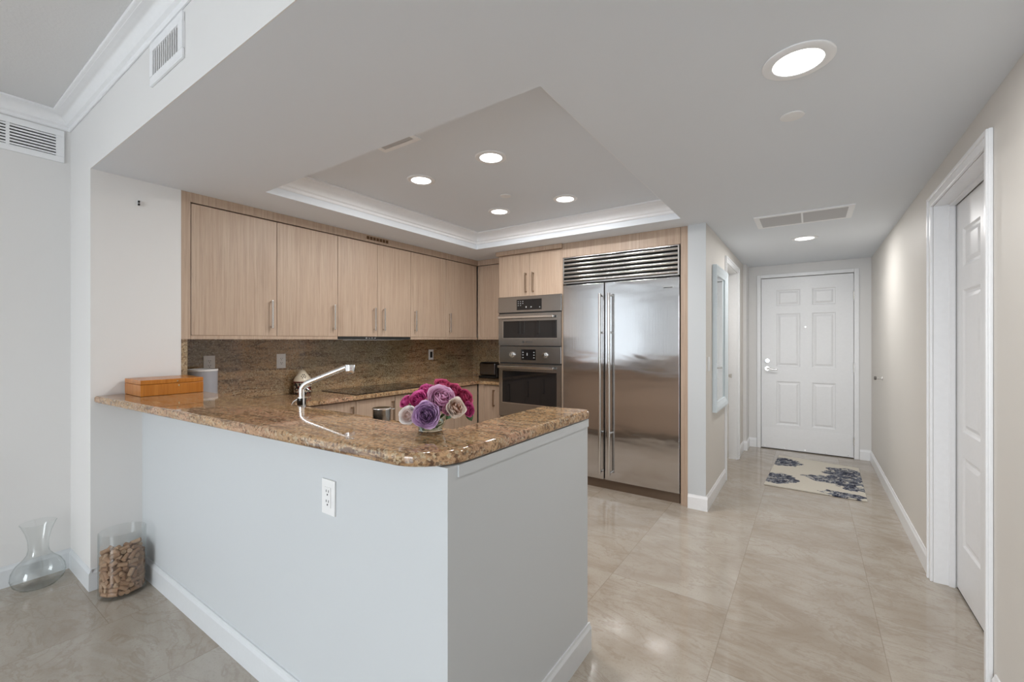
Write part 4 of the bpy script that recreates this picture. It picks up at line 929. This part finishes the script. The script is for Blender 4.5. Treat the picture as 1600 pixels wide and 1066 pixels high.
obj('stem', MB().cyl((XR, 5.37, 0.99), (XR-0.005, 5.37, 0.99), 0.022, seg=20, bev=0.001).cyl((XR-0.005, 5.37, 0.99), (XR-0.045, 5.37, 0.99), 0.010, seg=16), M['satin'], bp, 40)
obj('tip', MB().cyl((XR-0.045, 5.37, 0.99), (XR-0.062, 5.37, 0.99), 0.017, seg=18, bev=0.003), plain('rubber', (0.12, 0.11, 0.10), 0.7), bp, 40)
hk = thing('wall_bracket', 'small metal bracket high on the white wall return', 'bracket', (-3.2, 0.845, 2.14))
obj('plate', MB().box(-3.2, -3.196, 0.835, 0.862, 2.128, 2.160, 0.001), M['plastic'], hk)
obj('clip', MB().box(-3.196, -3.184, 0.838, 0.846, 2.146, 2.157, 0.001), M['dark'], hk)
obj('clip', MB().box(-3.196, -3.184, 0.838, 0.846, 2.130, 2.141, 0.001), M['dark'], hk)

# ------------------------------------------------------------------ outlets
def outlet(u, z, frame, label, single=False, wdt=0.074, hgt=0.118, group='electrical outlets'):
    """frame(u, out, z) -> world point; u along the wall"""
    t = thing('wall_outlet', label, 'outlet', frame(u, 0, z), group)
    def bx(a, b, o0, o1, z0, z1, bev=0.0):
        p, q_ = Vector(frame(a, o0, z0)), Vector(frame(b, o1, z1))
        return (min(p.x, q_.x), max(p.x, q_.x), min(p.y, q_.y), max(p.y, q_.y), min(p.z, q_.z), max(p.z, q_.z), bev)
    obj('plate', MB().box(*bx(u-wdt/2, u+wdt/2, 0.0003, 0.006, z-hgt/2, z+hgt/2, 0.0015)), M['plastic'], t)
    ins = obj('receptacle', MB().box(*bx(u-0.017, u+0.017, 0.006, 0.0085, z-0.034, z+0.034, 0.0008)), M['dark'] if single else M['plastic'], t)
    m = MB()
    if single: m.box(*bx(u-0.006, u+0.006, 0.0085, 0.012, z-0.01, z+0.01))
    else:
        for s_ in (-0.017, 0.017):
            for o_ in (-0.0065, 0.0065): m.box(*bx(u+o_-0.0014, u+o_+0.0014, 0.0083, 0.0090, z+s_+0.0005, z+s_+0.0085))
            m.box(*bx(u-0.0025, u+0.0025, 0.0083, 0.0090, z+s_-0.010, z+s_-0.0045))
    obj('slots', m, M['dark'], ins)
fx_l = lambda u, o_, z: (-3.6+o_, u, z)
fy_p = lambda u, o_, z: (u, 0.86-o_, z)
fy_b = lambda u, o_, z: (u, 4.349-o_, z)
outlet(1.350, 1.180, fx_l, 'white double outlet on the backsplash just above the grey canister')
outlet(1.870, 1.180, fx_l, 'white double outlet on the backsplash above the ceramic jar')
outlet(3.588, 1.185, fx_l, 'outlet plate with a black centre on the backsplash past the cooktop', True)
outlet(-2.838, 1.17, fy_b, 'white outlet behind the toaster with a black plug')
outlet(-1.340, 0.822, fy_p, 'white double outlet on the half wall under the bar counter')

# ------------------------------------------------------------------ ceiling fixtures
def downlight(x, y, z, r, label, power=DL_POWER):
    t = thing('downlight', label, 'ceiling light', (x, y, z), 'recessed ceiling downlights')
    obj('trim_ring', MB().lathe([(r, 0.0), (r, -0.003), (r*0.96, -0.006), (r*0.74, -0.008), (r*0.70, -0.006), (r*0.70, 0.0), (r, 0.0)], (x, y, z-0.0003), 48), M['trim'], t, 40)
    obj('lens', MB().lathe([(0, -0.0045), (r*0.60, -0.0045), (r*0.695, -0.004), (r*0.695, -0.0005), (0, -0.0005)], (x, y, z-0.0003), 48), M['lens'], t, 40)
    l = bpy.data.lights.new('lamp', 'AREA'); l.shape = 'DISK'; l.size = r*1.3; l.energy = power; l.color = DL_COLOR
    lo = bpy.data.objects.new('lamp', l); C.objects.link(lo); lo.parent = t; lo.location = (0, 0, -0.012)
downlight(-1.531, 2.012, TZ, 0.092, 'downlight in the tray ceiling nearest the hall and the bar')
downlight(-2.131, 2.035, TZ, 0.092, 'downlight in the tray ceiling above the upper cabinet side, near the bar')
downlight(-1.520, 2.921, TZ, 0.092, 'downlight in the tray ceiling closest to the refrigerator')
downlight(-2.118, 2.898, TZ, 0.092, 'downlight in the tray ceiling nearest the far kitchen corner')
downlight(-0.032, 1.724, ZS, 0.104, 'large round downlight in the hall ceiling near the viewer', 6.0)
downlight(-0.038, 4.747, ZS, 0.104, 'downlight in the hall ceiling just before the entrance door', 13.0)
def cap(x, y, z, r, label):
    tag(obj('sprinkler_cap', MB().lathe([(0, -0.006), (r*0.85, -0.006), (r, -0.003), (r, 0.0), (0, 0.0)], (x, y, z-0.0004), 32), M['plastic'], None, 40), label, 'sprinkler cover', 'flat ceiling sprinkler covers')
cap(-0.059, 2.132, ZS, 0.043, 'flat round sprinkler cover on the hall ceiling behind the large downlight')
cap(-1.853, 2.614, TZ, 0.040, 'flat round sprinkler cover between the tray ceiling downlights')
def vent_z(x0, x1, y0, y1, z, label, mid, fr_=0.03, along='x', n=8):
    t = thing('ceiling_vent', label, 'air vent', ((x0+x1)/2, (y0+y1)/2, z))
    h = 0.008; zb = z-0.0004
    m = MB().box(x0, x1, y0, y0+fr_, zb-h, zb).box(x0, x1, y1-fr_, y1, zb-h, zb).box(x0, x0+fr_, y0+fr_, y1-fr_, zb-h, zb).box(x1-fr_, x1, y0+fr_, y1-fr_, zb-h, zb)
    obj('frame', m, M['trim'], t)
    obj('duct', MB().box(x0+fr_, x1-fr_, y0+fr_, y1-fr_, zb-0.0012, zb), plain('duct_grey', (0.42, 0.42, 0.42), 0.7), t)
    if mid: obj('divider', MB().box((x0+x1)/2-0.006, (x0+x1)/2+0.006, y0+fr_, y1-fr_, zb-h, zb-0.0015), M['trim'], t)
    for k in range(n):
        y = y0+fr_+(k+0.5)*(y1-y0-2*fr_)/n; w_ = (y1-y0-2*fr_)/n*0.45
        vs = [(x0+fr_, y-w_, zb-0.0030), (x1-fr_, y-w_, zb-0.0030), (x1-fr_, y+w_, zb-0.0072), (x0+fr_, y+w_, zb-0.0072)]
        vs += [(a, b, c+0.0012) for a, b, c in vs]
        obj('slat', MB().raw(vs, [(3, 2, 1, 0), (4, 5, 6, 7), (0, 1, 5, 4), (1, 2, 6, 5), (2, 3, 7, 6), (3, 0, 4, 7)]), M['slat'], t)
M['slat'] = plain('slat_grey', rgb(196, 196, 198), 0.5)
vent_z(-0.350, 0.258, 3.735, 4.120, ZS, 'wide two part return vent in the hall ceiling', True, 0.035, n=12)
vent_z(-1.975, -1.690, 1.485, 1.615, TZ, 'small slot vent in the tray ceiling partly hidden by the dropped edge', False, 0.028, n=2)
# beam vent (faces -y)
bv = thing('wall_vent', 'square supply vent with upright louvres on the white beam', 'air vent', (-2.083, 0.643, 2.41), 'wall air vents')
yb = 0.6393; x0, x1, z0, z1 = -2.254, -1.913, 2.402, 2.575; f = 0.036
m = MB().box(x0, x1, yb-0.010, yb-0.0004, z0, z0+f, 0.002).box(x0, x1, yb-0.010, yb-0.0004, z1-f, z1, 0.002).box(x0, x0+f, yb-0.010, yb-0.0004, z0+f, z1-f).box(x1-f, x1, yb-0.010, yb-0.0004, z0+f, z1-f)
obj('frame', m, M['trim'], bv)
obj('duct', MB().box(x0+f, x1-f, yb-0.002, yb-0.0004, z0+f, z1-f), plain('duct_brown', (0.16, 0.13, 0.11), 0.8), bv)
for k in range(12):
    x = x0+f+(k+0.5)*(x1-x0-2*f)/12
    obj('louvre', MB().box(x-0.0032, x+0.0032, yb-0.0075, yb-0.0035, z0+f, z1-f), M['trim'], bv)
# left wall vent (faces +x)
lv_ = thing('wall_vent', 'long return vent with level black gaps on the living room wall', 'air vent', (XLW, 0.28, 2.40), 'wall air vents')
y0, y1, z0, z1 = -0.03, 0.611, 2.396, 2.582; f = 0.034
m = MB().box(XLW+0.0004, XLW+0.010, y0, y1, z0, z0+f, 0.002).box(XLW+0.0004, XLW+0.010, y0, y1, z1-f, z1, 0.002).box(XLW+0.0004, XLW+0.010, y0, y0+f, z0+f, z1-f).box(XLW+0.0004, XLW+0.010, y1-f, y1, z0+f, z1-f)
m.box(XLW+0.0004, XLW+0.010, 0.385, 0.399, z0+f, z1-f)
obj('frame', m, M['trim'], lv_)
obj('duct', MB().box(XLW+0.0004, XLW+0.002, y0+f, y1-f, z0+f, z1-f), M['dark'], lv_)
for k in range(7):
    z = z0+f+(k+0.5)*(z1-z0-2*f)/7
    obj('louvre', MB().box(XLW+0.0025, XLW+0.0095, y0+f, y1-f, z-0.0045, z+0.0045), M['trim'], lv_)
